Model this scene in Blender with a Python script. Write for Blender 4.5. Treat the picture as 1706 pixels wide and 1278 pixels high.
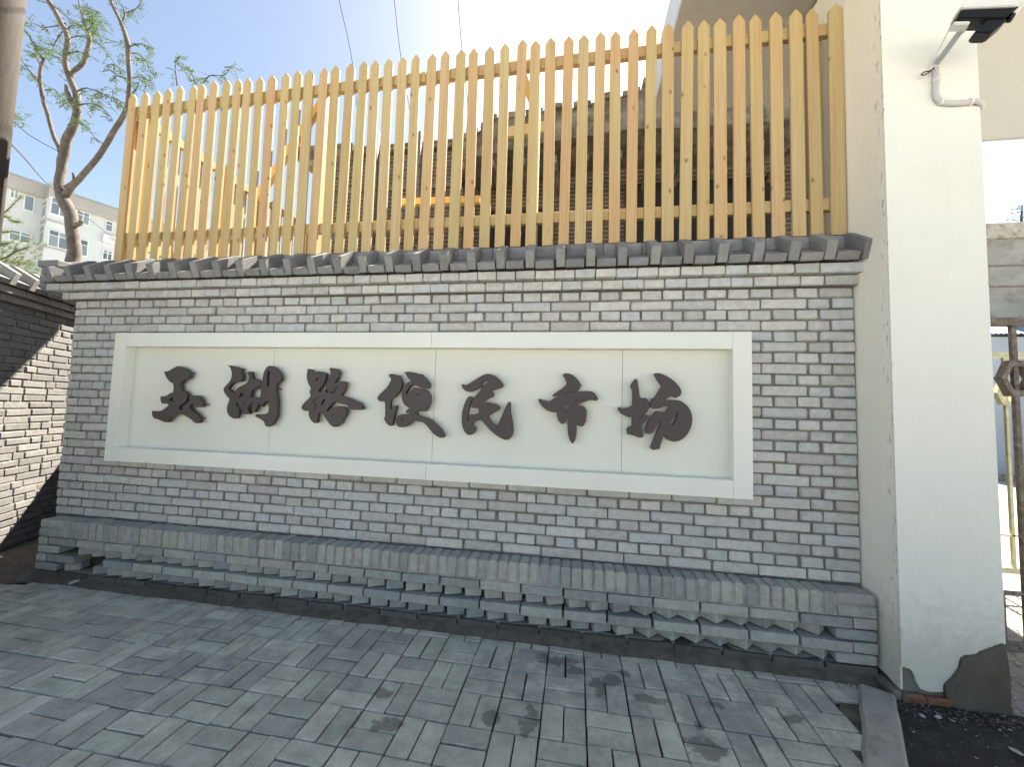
import bpy, bmesh, math, random
from math import radians as R
from mathutils import Vector, Matrix, noise

S = bpy.context.scene
for o in list(bpy.data.objects): bpy.data.objects.remove(o)
col = S.collection
rnd = random.Random(7)

# ------------------------------------------------------------ camera
F_PX = 655.13
CAM = Vector((-1.58455, -2.51098, 1.3408))
YAW, PITCH, ROLL = -0.15941, 0.06275, 0.02903
Fv = Vector((math.sin(YAW)*math.cos(PITCH), math.cos(YAW)*math.cos(PITCH), math.sin(PITCH)))
Rv = Fv.cross(Vector((0, 0, 1))).normalized(); Uv = Rv.cross(Fv)
R2 = Rv*math.cos(ROLL)+Uv*math.sin(ROLL); U2 = -Rv*math.sin(ROLL)+Uv*math.cos(ROLL)
cd = bpy.data.cameras.new('camera'); cam = bpy.data.objects.new('camera', cd); col.objects.link(cam)
cd.sensor_width = 36; cd.lens = F_PX/1706*36; cd.clip_start = 0.05; cd.clip_end = 2000
M = Matrix((R2, U2, -Fv)).transposed().to_4x4(); M.translation = CAM
cam.matrix_world = M
S.camera = cam

# ------------------------------------------------------------ sky and sun
SUN_AZ, SUN_EL = R(13), R(49)
w = bpy.data.worlds.new('World'); S.world = w; w.use_nodes = True
nt = w.node_tree; bg = nt.nodes['Background']
sky = nt.nodes.new('ShaderNodeTexSky'); sky.sky_type = 'NISHITA'; sky.sun_disc = False
sky.sun_elevation = SUN_EL; sky.sun_rotation = SUN_AZ
sky.air_density = 1.0; sky.dust_density = 1.0; sky.ozone_density = 1.0; sky.altitude = 50
nt.links.new(sky.outputs[0], bg.inputs[0]); bg.inputs[1].default_value = 0.050
sd = bpy.data.lights.new('sun', 'SUN'); sd.energy = 5.0; sd.angle = R(0.5); sd.color = (1, .96, .90)
sun = bpy.data.objects.new('sun', sd); col.objects.link(sun)
sdir = Vector((math.sin(SUN_AZ)*math.cos(SUN_EL), math.cos(SUN_AZ)*math.cos(SUN_EL), math.sin(SUN_EL)))
sun.rotation_euler = sdir.to_track_quat('Z', 'Y').to_euler(); sun.location = (5, 8, 12)
S.view_settings.view_transform = 'Standard'; S.view_settings.look = 'None'
S.view_settings.exposure = 2.37; S.view_settings.gamma = 1; S.view_settings.use_curve_mapping = False
S.view_settings.use_white_balance = True; S.view_settings.white_balance_temperature = 7400; S.view_settings.white_balance_tint = 10
S.cycles.max_bounces = 8; S.cycles.diffuse_bounces = 5

# ------------------------------------------------------------ helpers
def ray(px, py): return Fv+R2*((px-853)/F_PX)+U2*((639-py)/F_PX)
def on(px, py, ax, v):
    d = ray(px, py); return CAM+d*((v-CAM[ax])/d[ax])
def pj(p):
    d = Vector(p)-CAM; z = d.dot(Fv)
    if z < .05: return None
    return (853+F_PX*d.dot(R2)/z, 639-F_PX*d.dot(U2)/z, z)
def link(name, me, parent=None, loc=None, rot=None, mat=None):
    o = bpy.data.objects.new(name, me); col.objects.link(o)
    if mat is not None and me is not None and not me.materials: me.materials.append(mat)
    if parent is not None: o.parent = parent
    if loc is not None: o.location = loc
    if rot is not None: o.rotation_euler = rot
    return o
def tag(o, label=None, cat=None, group=None, kind=None):
    if label: o['label'] = label
    if cat: o['category'] = cat
    if group: o['group'] = group
    if kind: o['kind'] = kind
    return o
def thing(name, label, cat, loc=(0, 0, 0), group=None, rz=0):
    o = bpy.data.objects.new(name, None); col.objects.link(o); o.location = loc; o.rotation_euler = (0, 0, rz)
    o.empty_display_size = .1
    return tag(o, label, cat, group)
def newmesh(name, bm, smooth=False, mat=None):
    me = bpy.data.meshes.new(name); bm.normal_update(); bm.to_mesh(me); bm.free()
    if smooth: me.polygons.foreach_set('use_smooth', [True]*len(me.polygons))
    if mat is not None: me.materials.append(mat)
    return me
def add_box(bm, lo, hi, bev=0, jit=0, mat=None, rg=rnd):
    x0, y0, z0 = lo; x1, y1, z1 = hi
    vs = [bm.verts.new((x, y, z)) for x in (x0, x1) for y in (y0, y1) for z in (z0, z1)]
    idx = [(0, 1, 3, 2), (4, 6, 7, 5), (0, 4, 5, 1), (2, 3, 7, 6), (0, 2, 6, 4), (1, 5, 7, 3)]
    fs = [bm.faces.new([vs[i] for i in f]) for f in idx]
    geo = vs
    if bev:
        es = list({e for f in fs for e in f.edges})
        r = bmesh.ops.bevel(bm, geom=es+vs, offset=bev, segments=1, profile=.6, affect='EDGES')
        geo = list({v for f in r['faces'] for v in f.verts} | {v for v in vs if v.is_valid})
    if jit:
        for v in geo: v.co += Vector((rg.uniform(-jit, jit), rg.uniform(-jit, jit), rg.uniform(-jit, jit)))
    if mat is not None:
        for v in geo: v.co = mat @ v.co
    return geo
def box_mesh(name, lo, hi, bev=0, jit=0, mat=None):
    bm = bmesh.new(); add_box(bm, lo, hi, bev, jit); return newmesh(name, bm, mat=mat)
def add_prism(bm, pts, ax, a, b):
    # polygon pts in the two other axes, extruded along ax from a to b
    def P(u, v, t):
        return {0: (t, u, v), 1: (u, t, v), 2: (u, v, t)}[ax]
    A = [bm.verts.new(P(u, v, a)) for u, v in pts]; B = [bm.verts.new(P(u, v, b)) for u, v in pts]
    n = len(pts)
    fs = [bm.faces.new(A), bm.faces.new(B[::-1])]+[bm.faces.new((A[i], B[i], B[(i+1) % n], A[(i+1) % n])) for i in range(n)]
    bmesh.ops.recalc_face_normals(bm, faces=fs)
    return A+B
def add_tube(bm, pts, rad, n=8, cap=True):
    pts = [Vector(p) for p in pts]
    if not hasattr(rad, '__len__'): rad = [rad]*len(pts)
    rings = []; up = None
    for i, p in enumerate(pts):
        t = (pts[min(i+1, len(pts)-1)]-pts[max(i-1, 0)]).normalized()
        if up is None:
            up = t.orthogonal().normalized()
        up = (up-t*up.dot(t)).normalized(); s = t.cross(up)
        rings.append([bm.verts.new(p+(up*math.cos(2*math.pi*k/n)+s*math.sin(2*math.pi*k/n))*rad[i]) for k in range(n)])
    for a, b in zip(rings, rings[1:]):
        for k in range(n): bm.faces.new((a[k], a[(k+1) % n], b[(k+1) % n], b[k]))
    if cap: bm.faces.new(rings[0][::-1]); bm.faces.new(rings[-1])
def smooth_path(pts, rad, sub=4):
    P = [Vector(p) for p in pts]; out = []; ro = []
    for i in range(len(P)-1):
        p0 = P[max(i-1, 0)]; p1 = P[i]; p2 = P[i+1]; p3 = P[min(i+2, len(P)-1)]
        for k in range(sub):
            t = k/sub
            out.append(.5*((2*p1)+(-p0+p2)*t+(2*p0-5*p1+4*p2-p3)*t*t+(-p0+3*p1-3*p2+p3)*t**3))
            ro.append(rad[i]*(1-t)+rad[i+1]*t)
    out.append(P[-1]); ro.append(rad[-1]); return out, ro

# ------------------------------------------------------------ materials
def srgb(r, g, b):
    f = lambda c: (c/255/12.92) if c/255 <= .04045 else ((c/255+.055)/1.055)**2.4
    return (f(r), f(g), f(b), 1)
class NT:
    def __init__(s, name, rough=.8):
        s.m = bpy.data.materials.new(name); s.m.use_nodes = True; s.t = s.m.node_tree
        s.b = s.t.nodes['Principled BSDF']; s.b.inputs['Roughness'].default_value = rough
        s.b.inputs['Specular IOR Level'].default_value = .3
    def n(s, ty, **k):
        x = s.t.nodes.new(ty)
        for a, v in k.items():
            if a.startswith('_'): x.inputs[a[1:].replace('_', ' ')].default_value = v
            else: setattr(x, a, v)
        return x
    def l(s, a, b): s.t.links.new(a, b)
    def mix(s, fac, a, b, mode='MIX'):
        x = s.n('ShaderNodeMix', data_type='RGBA', blend_type=mode)
        for i, v in ((0, fac), (6, a), (7, b)):
            if hasattr(v, 'is_linked'): s.l(v, x.inputs[i])
            else: x.inputs[i].default_value = v
        return x.outputs[2]
    def math(s, op, a, b=0.0, clamp=False):
        x = s.n('ShaderNodeMath', operation=op, use_clamp=clamp)
        for i, v in ((0, a), (1, b)):
            if hasattr(v, 'is_linked'): s.l(v, x.inputs[i])
            else: x.inputs[i].default_value = v
        return x.outputs[0]
    def pos(s): return s.n('ShaderNodeNewGeometry').outputs['Position']
    def noise(s, vec, scale, detail=4, rough=.55, mult=None):
        if mult is not None:
            mp = s.n('ShaderNodeMapping'); mp.inputs['Scale'].default_value = mult; s.l(vec, mp.inputs['Vector']); vec = mp.outputs[0]
        x = s.n('ShaderNodeTexNoise'); x.inputs['Scale'].default_value = scale; x.inputs['Detail'].default_value = detail
        x.inputs['Roughness'].default_value = rough; s.l(vec, x.inputs['Vector']); return x.outputs['Fac']
    def ramp(s, fac, stops, interp='LINEAR'):
        x = s.n('ShaderNodeValToRGB'); x.color_ramp.interpolation = interp; e = x.color_ramp.elements
        while len(e) < len(stops): e.new(.5)
        for i, (p, c) in enumerate(stops):
            e[i].position = p; e[i].color = c if len(c) == 4 else (*c, 1)
        s.l(fac, x.inputs[0]); return x.outputs[0]
    def bump(s, h, strength=.3, dist=.01):
        x = s.n('ShaderNodeBump'); x.inputs['Strength'].default_value = strength; x.inputs['Distance'].default_value = dist
        s.l(h, x.inputs['Height']); s.l(x.outputs[0], s.b.inputs['Normal']); return x
    def color(s, c):
        if hasattr(c, 'is_linked'): s.l(c, s.b.inputs['Base Color'])
        else: s.b.inputs['Base Color'].default_value = c if len(c) == 4 else (*c, 1)
    def rand(s):
        a = s.n('ShaderNodeObjectInfo').outputs['Random']; b = s.n('ShaderNodeNewGeometry').outputs['Random Per Island']
        return s.math('FRACT', s.math('ADD', a, b))
def g3(v, r=1, g=1, b=1): return (v*r, v*g, v*b, 1)

def mat_brick(name, tones, stain=.35, bump=.5, efflor=.25, rough=.9):
    t = NT(name, rough); p = t.pos(); r = t.rand()
    st = [(i/len(tones), c) for i, c in enumerate(tones)]
    c = t.ramp(r, st, 'CONSTANT')
    n1 = t.noise(p, 22, 6, .65)
    c = t.mix(stain, c, t.ramp(n1, [(.32, g3(.32)), (.5, g3(.5)), (.68, g3(.68))]), 'OVERLAY')
    n2 = t.noise(p, 3.1, 5, .6)
    c = t.mix(t.ramp(n2, [(.52, (0, 0, 0, 1)), (.78, (efflor,)*3+(1,))]), c, g3(.56, 1, 1, .95))
    n3 = t.noise(p, 140, 3, .7)
    c = t.mix(.22, c, t.ramp(n3, [(.35, g3(.25)), (.6, g3(.6))]), 'OVERLAY')
    # fine cracks and pits
    n4 = t.noise(p, 60, 4, .6, (1, 1, 4))
    c = t.mix(t.ramp(n4, [(.27, (.55,)*3+(1,)), (.34, (0, 0, 0, 1))]), c, g3(.10))
    t.color(c)
    h = t.math('ADD', t.math('MULTIPLY', n1, .6), t.math('MULTIPLY', n3, .35))
    t.bump(h, bump, .006)
    return t.m
M_BRICK = mat_brick('grey_brick', [g3(.50, 1.01, 1, .96), g3(.53, 1.01, 1, .95), g3(.48, .99, 1.0, .99), g3(.55, 1.01, 1.0, .95), g3(.46, 1.01, 1, .95), g3(.52, .97, 1, 1.01), g3(.45, 1.03, 1, .96), g3(.57, 1.01, 1.0, .95), g3(.50, .975, 1.01, .97), g3(.52, 1.01, 1, .96)], .42)
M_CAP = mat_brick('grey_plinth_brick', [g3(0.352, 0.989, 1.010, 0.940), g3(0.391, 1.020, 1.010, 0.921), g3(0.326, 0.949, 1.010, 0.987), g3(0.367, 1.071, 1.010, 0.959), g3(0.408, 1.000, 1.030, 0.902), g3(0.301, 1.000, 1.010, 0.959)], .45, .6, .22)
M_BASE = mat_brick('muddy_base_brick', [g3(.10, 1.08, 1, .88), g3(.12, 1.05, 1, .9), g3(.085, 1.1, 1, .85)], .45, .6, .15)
M_COPE = mat_brick('dark_coping_brick', [g3(0.226), g3(0.248, .98, 1, 1.02), g3(0.209, 1, 1, 1.01), g3(0.264, 1, 1, .98)], .4, .45, .18)
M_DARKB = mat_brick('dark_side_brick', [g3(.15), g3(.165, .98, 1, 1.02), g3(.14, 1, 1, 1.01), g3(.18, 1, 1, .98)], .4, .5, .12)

def mat_simple(name, c, rough=.7, var=.15, scale=6, bump=.15, metal=0, dirt=None, mult=None):
    t = NT(name, rough); p = t.pos(); n = t.noise(p, scale, 6, .6, mult)
    lo = tuple(x*(1-var) for x in c[:3])+(1,); hi = tuple(min(1, x*(1+var)) for x in c[:3])+(1,)
    cc = t.ramp(n, [(.3, lo), (.7, hi)])
    if dirt:
        n2 = t.noise(p, dirt[1], 7, .7); cc = t.mix(t.ramp(n2, [(dirt[2], (0, 0, 0, 1)), (dirt[3], (1, 1, 1, 1))]), cc, dirt[0])
    t.color(cc); t.b.inputs['Metallic'].default_value = metal
    if bump: t.bump(t.noise(p, scale*12, 4, .6), bump, .004)
    return t.m
M_MORTAR = mat_simple('mortar', g3(.18, 1.06, 1, .92), .95, .35, 14, .8)
M_MORTARL = mat_simple('mortar_pale', g3(.36, 1.03, 1, .9), .95, .3, 14, .8)
M_SIGN = mat_simple('sign_paint', (.79, .80, .735, 1), .45, .045, 1.5, .02)
M_SIGNP = mat_simple('sign_panel_paint', (.72, .735, .665, 1), .5, .05, 1.1, .02)
M_LETTER = mat_simple('letter_bronze', (.062, .050, .050, 1), .42, .12, 3, 0)
M_LSIDE = M_LETTER
M_DARKMET = mat_simple('black_metal', (.012, .012, .013, 1), .4, .1, 5, 0)

def mat_wood():
    t = NT('pine_wood', .62)
    tc = t.n('ShaderNodeTexCoord').outputs['Object']; r = t.n('ShaderNodeObjectInfo').outputs['Random']
    off = t.n('ShaderNodeCombineXYZ'); t.l(t.math('MULTIPLY', r, 37.0), off.inputs[0]); t.l(t.math('MULTIPLY', r, 91.0), off.inputs[2]); t.l(t.math('MULTIPLY', r, 13.0), off.inputs[1])
    va = t.n('ShaderNodeVectorMath', operation='ADD'); t.l(tc, va.inputs[0]); t.l(off.outputs[0], va.inputs[1]); v = va.outputs[0]
    base = t.ramp(r, [(0, (0.516, 0.396, 0.211, 1)), (.15, (0.499, 0.391, 0.194, 1)), (.3, (0.568, 0.396, 0.224, 1)), (.42, (0.482, 0.404, 0.202, 1)), (.55, (0.542, 0.430, 0.241, 1)), (.68, (0.550, 0.361, 0.202, 1)), (.8, (0.516, 0.421, 0.232, 1)), (.92, (0.473, 0.344, 0.189, 1))], 'CONSTANT')
    # knots: sparse voronoi cells elongated along the board
    mk = t.n('ShaderNodeMapping'); mk.inputs['Scale'].default_value = (12, 12, 7.5); t.l(v, mk.inputs['Vector'])
    vo = t.n('ShaderNodeTexVoronoi'); vo.inputs['Scale'].default_value = 1; vo.inputs['Randomness'].default_value = 1; t.l(mk.outputs[0], vo.inputs['Vector'])
    ck = t.n('ShaderNodeSeparateColor'); t.l(vo.outputs['Color'], ck.inputs[0]); kd = t.math('ADD', vo.outputs['Distance'], t.math('MULTIPLY', t.math('LESS_THAN', ck.outputs[0], .42), 1.0))
    # grain lines, bent round the knots
    warp = t.n('ShaderNodeVectorMath', operation='SCALE'); cx = t.n('ShaderNodeCombineXYZ')
    t.l(t.ramp(kd, [(0, g3(1)), (.30, g3(0))]), cx.inputs[0]); t.l(cx.outputs[0], warp.inputs[0]); warp.inputs['Scale'].default_value = .02
    vb = t.n('ShaderNodeVectorMath', operation='ADD'); t.l(v, vb.inputs[0]); t.l(warp.outputs[0], vb.inputs[1])
    gr = t.noise(vb.outputs[0], 1, 5, .6, (95, 60, 2.2)); gr2 = t.noise(vb.outputs[0], 1, 3, .5, (22, 16, .8))
    c = t.mix(t.ramp(gr2, [(.35, g3(0)), (.72, g3(.7))]), base, (.52, .34, .15, 1))
    c = t.mix(t.ramp(gr, [(.42, g3(0)), (.72, g3(.45))]), c, (.36, .20, .08, 1))
    gn = t.noise(v, 1, 3, .5, (9, 9, 1.3)); c = t.mix(t.ramp(gn, [(.5, g3(0)), (.75, g3(.45))]), c, (.48, .47, .22, 1))
    c = t.mix(t.ramp(kd, [(.0, g3(.9)), (.07, g3(.8)), (.10, g3(.35)), (.17, g3(0))]), c, (.20, .10, .04, 1))
    t.color(c); t.bump(t.math('ADD', gr, t.math('MULTIPLY', kd, .5)), .25, .002)
    return t.m
M_WOOD = mat_wood()

def mat_paver():
    t = NT('paver_concrete', .85); p = t.pos(); r = t.rand()
    c = t.ramp(r, [(0, g3(0.449, 1.025, 1.010, 0.844)), (.15, g3(0.499, 1.019, 1.020, 0.839)), (.3, g3(0.398, 1.040, 1.010, 0.870)), (.45, g3(0.480, 1.014, 1.025, 0.839)), (.6, g3(0.429, 1.051, 1.010, 0.861)), (.72, g3(0.539, 1.035, 1.010, 0.839)), (.86, g3(0.420, 1.009, 1.020, 0.848))], 'CONSTANT')
    n1 = t.noise(p, 9, 7, .68); c = t.mix(.75, c, t.ramp(n1, [(.3, g3(.30)), (.7, g3(.70))]), 'OVERLAY')
    n3 = t.noise(p, 230, 3, .7); c = t.mix(.3, c, t.ramp(n3, [(.35, g3(.2)), (.62, g3(.7))]), 'OVERLAY')
    # pale cement smears
    n2 = t.noise(p, 2.3, 6, .62)
    sx = t.n('ShaderNodeSeparateXYZ'); t.l(p, sx.inputs[0])
    def blob(cx, cy, rx, ry):
        a = t.math('DIVIDE', t.math('SUBTRACT', sx.outputs[0], cx), rx); b = t.math('DIVIDE', t.math('SUBTRACT', sx.outputs[1], cy), ry)
        d = t.math('ADD', t.math('MULTIPLY', a, a), t.math('MULTIPLY', b, b))
        d = t.math('ADD', d, t.math('MULTIPLY', t.math('SUBTRACT', n1, .5), 5.5))
        return t.math('SUBTRACT', 1.0, d, True)
    pale = None
    for b in ((-1.55, -.42, .55, .22), (-.9, -.5, .3, .3), (-3.55, -.72, .35, .12), (-.35, -.4, .3, .2)):
        x = blob(*b); pale = x if pale is None else t.math('MAXIMUM', pale, x)
    pale = t.math('MAXIMUM', t.math('MULTIPLY', pale, .75), t.ramp(n2, [(.55, g3(0)), (.8, g3(.35))]))
    c = t.mix(t.math('MULTIPLY', pale, .7), c, g3(.30, 1, 1, .97))
    wet = None
    for b in ((-1.76, -.73, .05, .08), (-1.92, -.76, .045, .05), (-1.45, -.46, .05, .09), (-1.39, -.40, .06, .05), (-1.64, -.30, .13, .05), (-2.35, -.87, .08, .04),
              (-1.05, -.74, .10, .055), (-1.2, -.5, .09, .03), (-.92, -.47, .05, .03), (-1.02, -.62, .03, .03), (-.6, -.5, .05, .04), (-2.45, -.7, .05, .03), (-1.3, -.33, .04, .03), (-1.55, -.36, .05, .03)):
        x = blob(*b); wet = x if wet is None else t.math('MAXIMUM', wet, x)
    wet = t.ramp(wet, [(.1, g3(0)), (.45, g3(1))])
    c = t.mix(t.math('MULTIPLY', wet, .62), c, g3(.10, 1.05, 1, .88))
    t.color(c); t.l(t.math('SUBTRACT', .85, t.math('MULTIPLY', wet, .3)), t.b.inputs['Roughness'])
    t.bump(t.math('ADD', t.math('MULTIPLY', n3, .5), n1), .4, .004)
    return t.m
M_PAVER = mat_paver()
M_PLASTER = None
def mat_plaster(name, c, streak=.25):
    t = NT(name, .75); p = t.pos(); n = t.noise(p, 2.2, 6, .55); n2 = t.noise(p, 1, 5, .6, (14, 14, 1.6)); n3 = t.noise(p, 26, 6, .6)
    cc = t.mix(t.ramp(n, [(.4, g3(0)), (.8, g3(.35))]), c, tuple(x*.9 for x in c[:3])+(1,))
    cc = t.mix(t.ramp(n2, [(.56, g3(0)), (.85, g3(streak))]), cc, (.62, .62, .54, 1))
    cc = t.mix(t.ramp(n3, [(.70, g3(0)), (.78, g3(.35))]), cc, (.40, .38, .32, 1))
    # grime near the ground
    sx = t.n('ShaderNodeSeparateXYZ'); t.l(p, sx.inputs[0])
    gz = t.ramp(t.math('ADD', sx.outputs[2], t.math('MULTIPLY', n3, -.5)), [(.0, g3(.45)), (.25, g3(0))])
    cc = t.mix(gz, cc, (.45, .43, .33, 1))
    wv = t.n('ShaderNodeVectorMath', operation='ADD'); nz = t.n('ShaderNodeTexNoise'); nz.inputs['Scale'].default_value = 4; t.l(p, nz.inputs['Vector']); t.l(p, wv.inputs[0]); t.l(nz.outputs['Color'], wv.inputs[1])
    vc = t.n('ShaderNodeTexVoronoi', feature='DISTANCE_TO_EDGE'); vc.inputs['Scale'].default_value = 1.7; t.l(wv.outputs[0], vc.inputs['Vector'])
    ck = t.math('MULTIPLY', t.ramp(vc.outputs['Distance'], [(0, g3(1)), (.006, g3(0))]), t.ramp(n, [(.5, g3(0)), (.62, g3(.10))]))
    cc = t.mix(ck, cc, (.33, .31, .27, 1))
    ex = t.math('MINIMUM', t.math('ABSOLUTE', sx.outputs[0]), t.math('ABSOLUTE', t.math('SUBTRACT', sx.outputs[0], .432)))
    nf = t.noise(p, 1, 6, .7, (60, 60, 14))
    ch = t.math('GREATER_THAN', t.math('SUBTRACT', nf, t.math('MULTIPLY', ex, 9.0)), .60)
    ch = t.math('MULTIPLY', ch, t.math('LESS_THAN', t.math('ABSOLUTE', t.math('ADD', sx.outputs[1], .24)), .05))
    cc = t.mix(t.math('MULTIPLY', ch, .75), cc, (.30, .28, .24, 1))
    t.color(cc); t.bump(t.math('ADD', t.math('MULTIPLY', n, 2), t.math('MULTIPLY', n3, .25)), .45, .02)
    return t.m
M_WHITE = mat_plaster('white_plaster', (.78, .79, .735, 1), .15)
M_SIDELIT = mat_plaster('lit_side_plaster', (.87, .845, .745, 1), .25)  # pillar's left face: its warm, bright light is put into a paler plaster
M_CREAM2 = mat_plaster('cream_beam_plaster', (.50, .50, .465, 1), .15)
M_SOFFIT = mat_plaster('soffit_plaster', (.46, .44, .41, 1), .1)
M_BARE = mat_simple('bare_mortar', (.115, .105, .082, 1), .9, .2, 9, .5)
M_BARE2 = mat_simple('old_grey_mortar', (.17, .155, .14, 1), .9, .3, 12, .6)
M_RED = mat_simple('red_brick_dirty', (.21, .095, .06, 1), .95, .35, 20, .6, dirt=((.16, .13, .10, 1), 12, .5, .62))
M_ASPH = mat_simple('black_asphalt', (.038, .037, .037, 1), .85, .4, 18, 1.0, dirt=((.10, .09, .08, 1), 30, .60, .72))
M_DIRT = mat_simple('brown_dirt', (.125, .108, .085, 1), .95, .35, 16, 1.0, dirt=((.2, .18, .15, 1), 45, .6, .7))
M_BED_SHADE = mat_simple('sand_bedding', (.055, .05, .043, 1), .95, .3, 20, .6)  # paver bedding; also painted shade in the plinth cavity
M_GROUND = mat_simple('pale_concrete_ground', (.56, .545, .50, 1), .95, .10, 3, .5, dirt=((.46, .44, .40, 1), 9, .55, .75))
M_YARD = mat_simple('dusty_yard_ground', (.34, .325, .295, 1), .95, .2, 3, .8, dirt=((.22, .20, .17, 1), 9, .5, .68))
M_CONC = mat_simple('kerb_concrete', (.36, .345, .31, 1), .9, .2, 8, .6, dirt=((.16, .12, .08, 1), 5, .52, .68))
M_STONE = mat_simple('pale_stone', (.42, .40, .36, 1), .85, .25, 30, .5)
M_RUST = mat_simple('rusty_iron', (.15, .12, .10, 1), .7, .45, 25, .5, dirt=((.24, .22, .19, 1), 30, .5, .62))
M_PALEIRON = mat_simple('cream_painted_iron', (.50, .49, .34, 1), .6, .2, 20, .3, dirt=((.25, .17, .10, 1), 28, .6, .7))
M_CABLE = mat_simple('black_cable', (.02, .02, .022, 1), .6, .1, 5, 0)
M_PLASTIC = mat_simple('white_plastic', (.72, .72, .72, 1), .4, .03, 8, 0)
M_CONDUIT = mat_simple('grey_conduit', (.55, .53, .53, 1), .5, .06, 8, 0)
M_GREYMET = mat_simple('grey_metal', (.38, .40, .43, 1), .45, .08, 8, 0)
M_BARK = mat_simple('grey_bark', (.125, .108, .095, 1), .9, .4, 14, .8, dirt=((.09, .08, .07, 1), 8, .5, .66))
M_TWIG = mat_simple('twig_bark', (.06, .052, .042, 1), .9, .3, 14, .2)
M_POLE = mat_simple('old_pole', (.045, .038, .034, 1), .9, .25, 6, .4, mult=(6, 6, 1))
M_CRUMB = mat_simple('grey_rubble', (.13, .12, .105, 1), .95, .4, 30, .5)
def mat_leaf(name, a, b):
    t = NT(name, .6); r = t.rand(); t.color(t.ramp(r, [(0, a), (1, b)]))
    t.b.inputs['Transmission Weight'].default_value = 0
    # thin leaf: add translucency
    tr = t.n('ShaderNodeBsdfTranslucent'); tr.inputs[0].default_value = tuple(x*1.2 for x in b[:3])+(1,)
    mx = t.n('ShaderNodeMixShader'); mx.inputs[0].default_value = .3
    t.l(t.b.outputs[0], mx.inputs[1]); t.l(tr.outputs[0], mx.inputs[2]); t.l(mx.outputs[0], t.t.nodes['Material Output'].inputs[0])
    return t.m
M_LEAF = mat_leaf('locust_leaf', (.02, .045, .015, 1), (.065, .105, .035, 1))
M_NEEDLE = mat_leaf('pine_needle', (.04, .07, .025, 1), (.11, .15, .055, 1))

# ------------------------------------------------------------ brick meshes (shared)
_bc = {}
def brick_me(w, h, d, mat, kinds=6, bev=.0045, jit=.0018):
    key = (round(w, 3), round(h, 3), round(d, 3), mat.name); k = rnd.randrange(kinds)
    L = _bc.setdefault(key, [None]*kinds)
    if L[k] is None:
        bm = bmesh.new(); b = bev*rnd.choice((.7, 1.0, 1.3, 1.7))
        add_box(bm, (-w/2, 0, -h/2), (w/2, d, h/2), b, jit)
        L[k] = newmesh('brick', bm, mat=mat)
    return L[k]
def place_bricks(items, parent, mat, name='brick', limit=300, xf=Matrix.Identity(4), covered=None, pname=None):
    """items: (x, y, z, w, h, d, rz); the largest-showing become parts, the rest one joined part."""
    sc = []
    for it in items:
        c = xf @ Vector((it[0], it[1], it[2])); q = pj(c); a = 0
        if q and -20 < q[0] < 1726 and -20 < q[1] < 1298 and not (covered and covered(it)):
            a = it[3]*it[4]/q[2]**2+1e-9
        sc.append(a)
    order = sorted(range(len(items)), key=lambda i: -sc[i])
    solo = set(i for i in order[:limit] if sc[i] > 0)
    rest = bmesh.new(); nr = 0
    for i, it in enumerate(items):
        x, y, z, w_, h_, d_, rz = it
        me = brick_me(w_, h_, d_, mat)
        T = Matrix.Translation((x, y, z)) @ Matrix.Rotation(rz+rnd.gauss(0, .006), 4, 'Z') @ Matrix.Rotation(rnd.gauss(0, .006), 4, 'Y')
        if i in solo:
            o = bpy.data.objects.new(name, me); col.objects.link(o); o.parent = parent; o.matrix_local = xf @ T
        elif not (covered and covered(it)):
            n0 = len(rest.verts); rest.from_mesh(me); rest.verts.ensure_lookup_table(); TT = xf @ T
            for v in rest.verts[n0:]: v.co = TT @ v.co
            nr += 1
    if nr:
        o = link(pname or name+'_courses', newmesh('bricks', rest, mat=mat), parent); tag(o, kind='stuff')
    else: rest.free()

C_ = 0.06449; BH = C_-.0105
def row_pattern(r, left, pat=None):
    """bricks of one course from x=0 leftwards -> list of (x0, x1)"""
    x = 0; out = []; seq = list(pat or [])
    while x > left+.02:
        if seq: L = seq.pop(0)
        elif r % 2 == 0: L = .125
        else: L = .25
        if x-L < left+.05: L = x-left
        if L > .27: 
            out.append((x-.125, x)); x -= .125; continue
        out.append((x-L, x)); x -= L
    return out
def jx(): return rnd.gauss(0, .0016)

# ------------------------------------------------------------ main wall
WL = -5.55
wall = thing('brick_wall', 'long grey brick wall with white sign, tile coping and stepped plinth', 'brick wall', (0, 0, 0))
core = bmesh.new(); add_box(core, (WL+.006, .011, .0), (-.004, .36, 2.10)); add_box(core, (WL-.05, -.02, 2.10), (-.004, .36, 2.225))
link('mortar_core', newmesh('mortar_core', core, mat=M_MORTAR), wall)
items = []
special = {15: [.125, .25, .25], 21: [.125, .125, .25, .125], 23: [.125, .125], 25: [.15, .29, .25], 7: [.125, .125], 11: [.125, .125]}
for r in range(26):
    z = 2.1-(r+.5)*C_
    if r % 2 == 0: pat = [.1875]
    else: pat = special.get(r, [.125, .125])
    if r in (10, 14, 18): pat = [.1875, .125, .125]
    for (a, b) in row_pattern(r, WL, pat):
        w_ = b-a-.0125
        end = a < WL+.01 or b > -.01
        items.append(((a+b)/2+jx(), rnd.gauss(0, .0016), z+rnd.gauss(0, .0008), round(w_, 2) if w_ < .2 else round(w_, 2), BH+rnd.choice((-.001, 0, .001)), .05 if not end else .11, 0))
def under_sign(it):
    x, y, z, w_ = it[:4]; return -5.0 < x-w_/2 and x+w_/2 < -.60 and .905 < z < 1.79
items = [it for it in items if not under_sign(it)]
place_bricks(items, wall, M_BRICK, 'brick')
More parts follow.
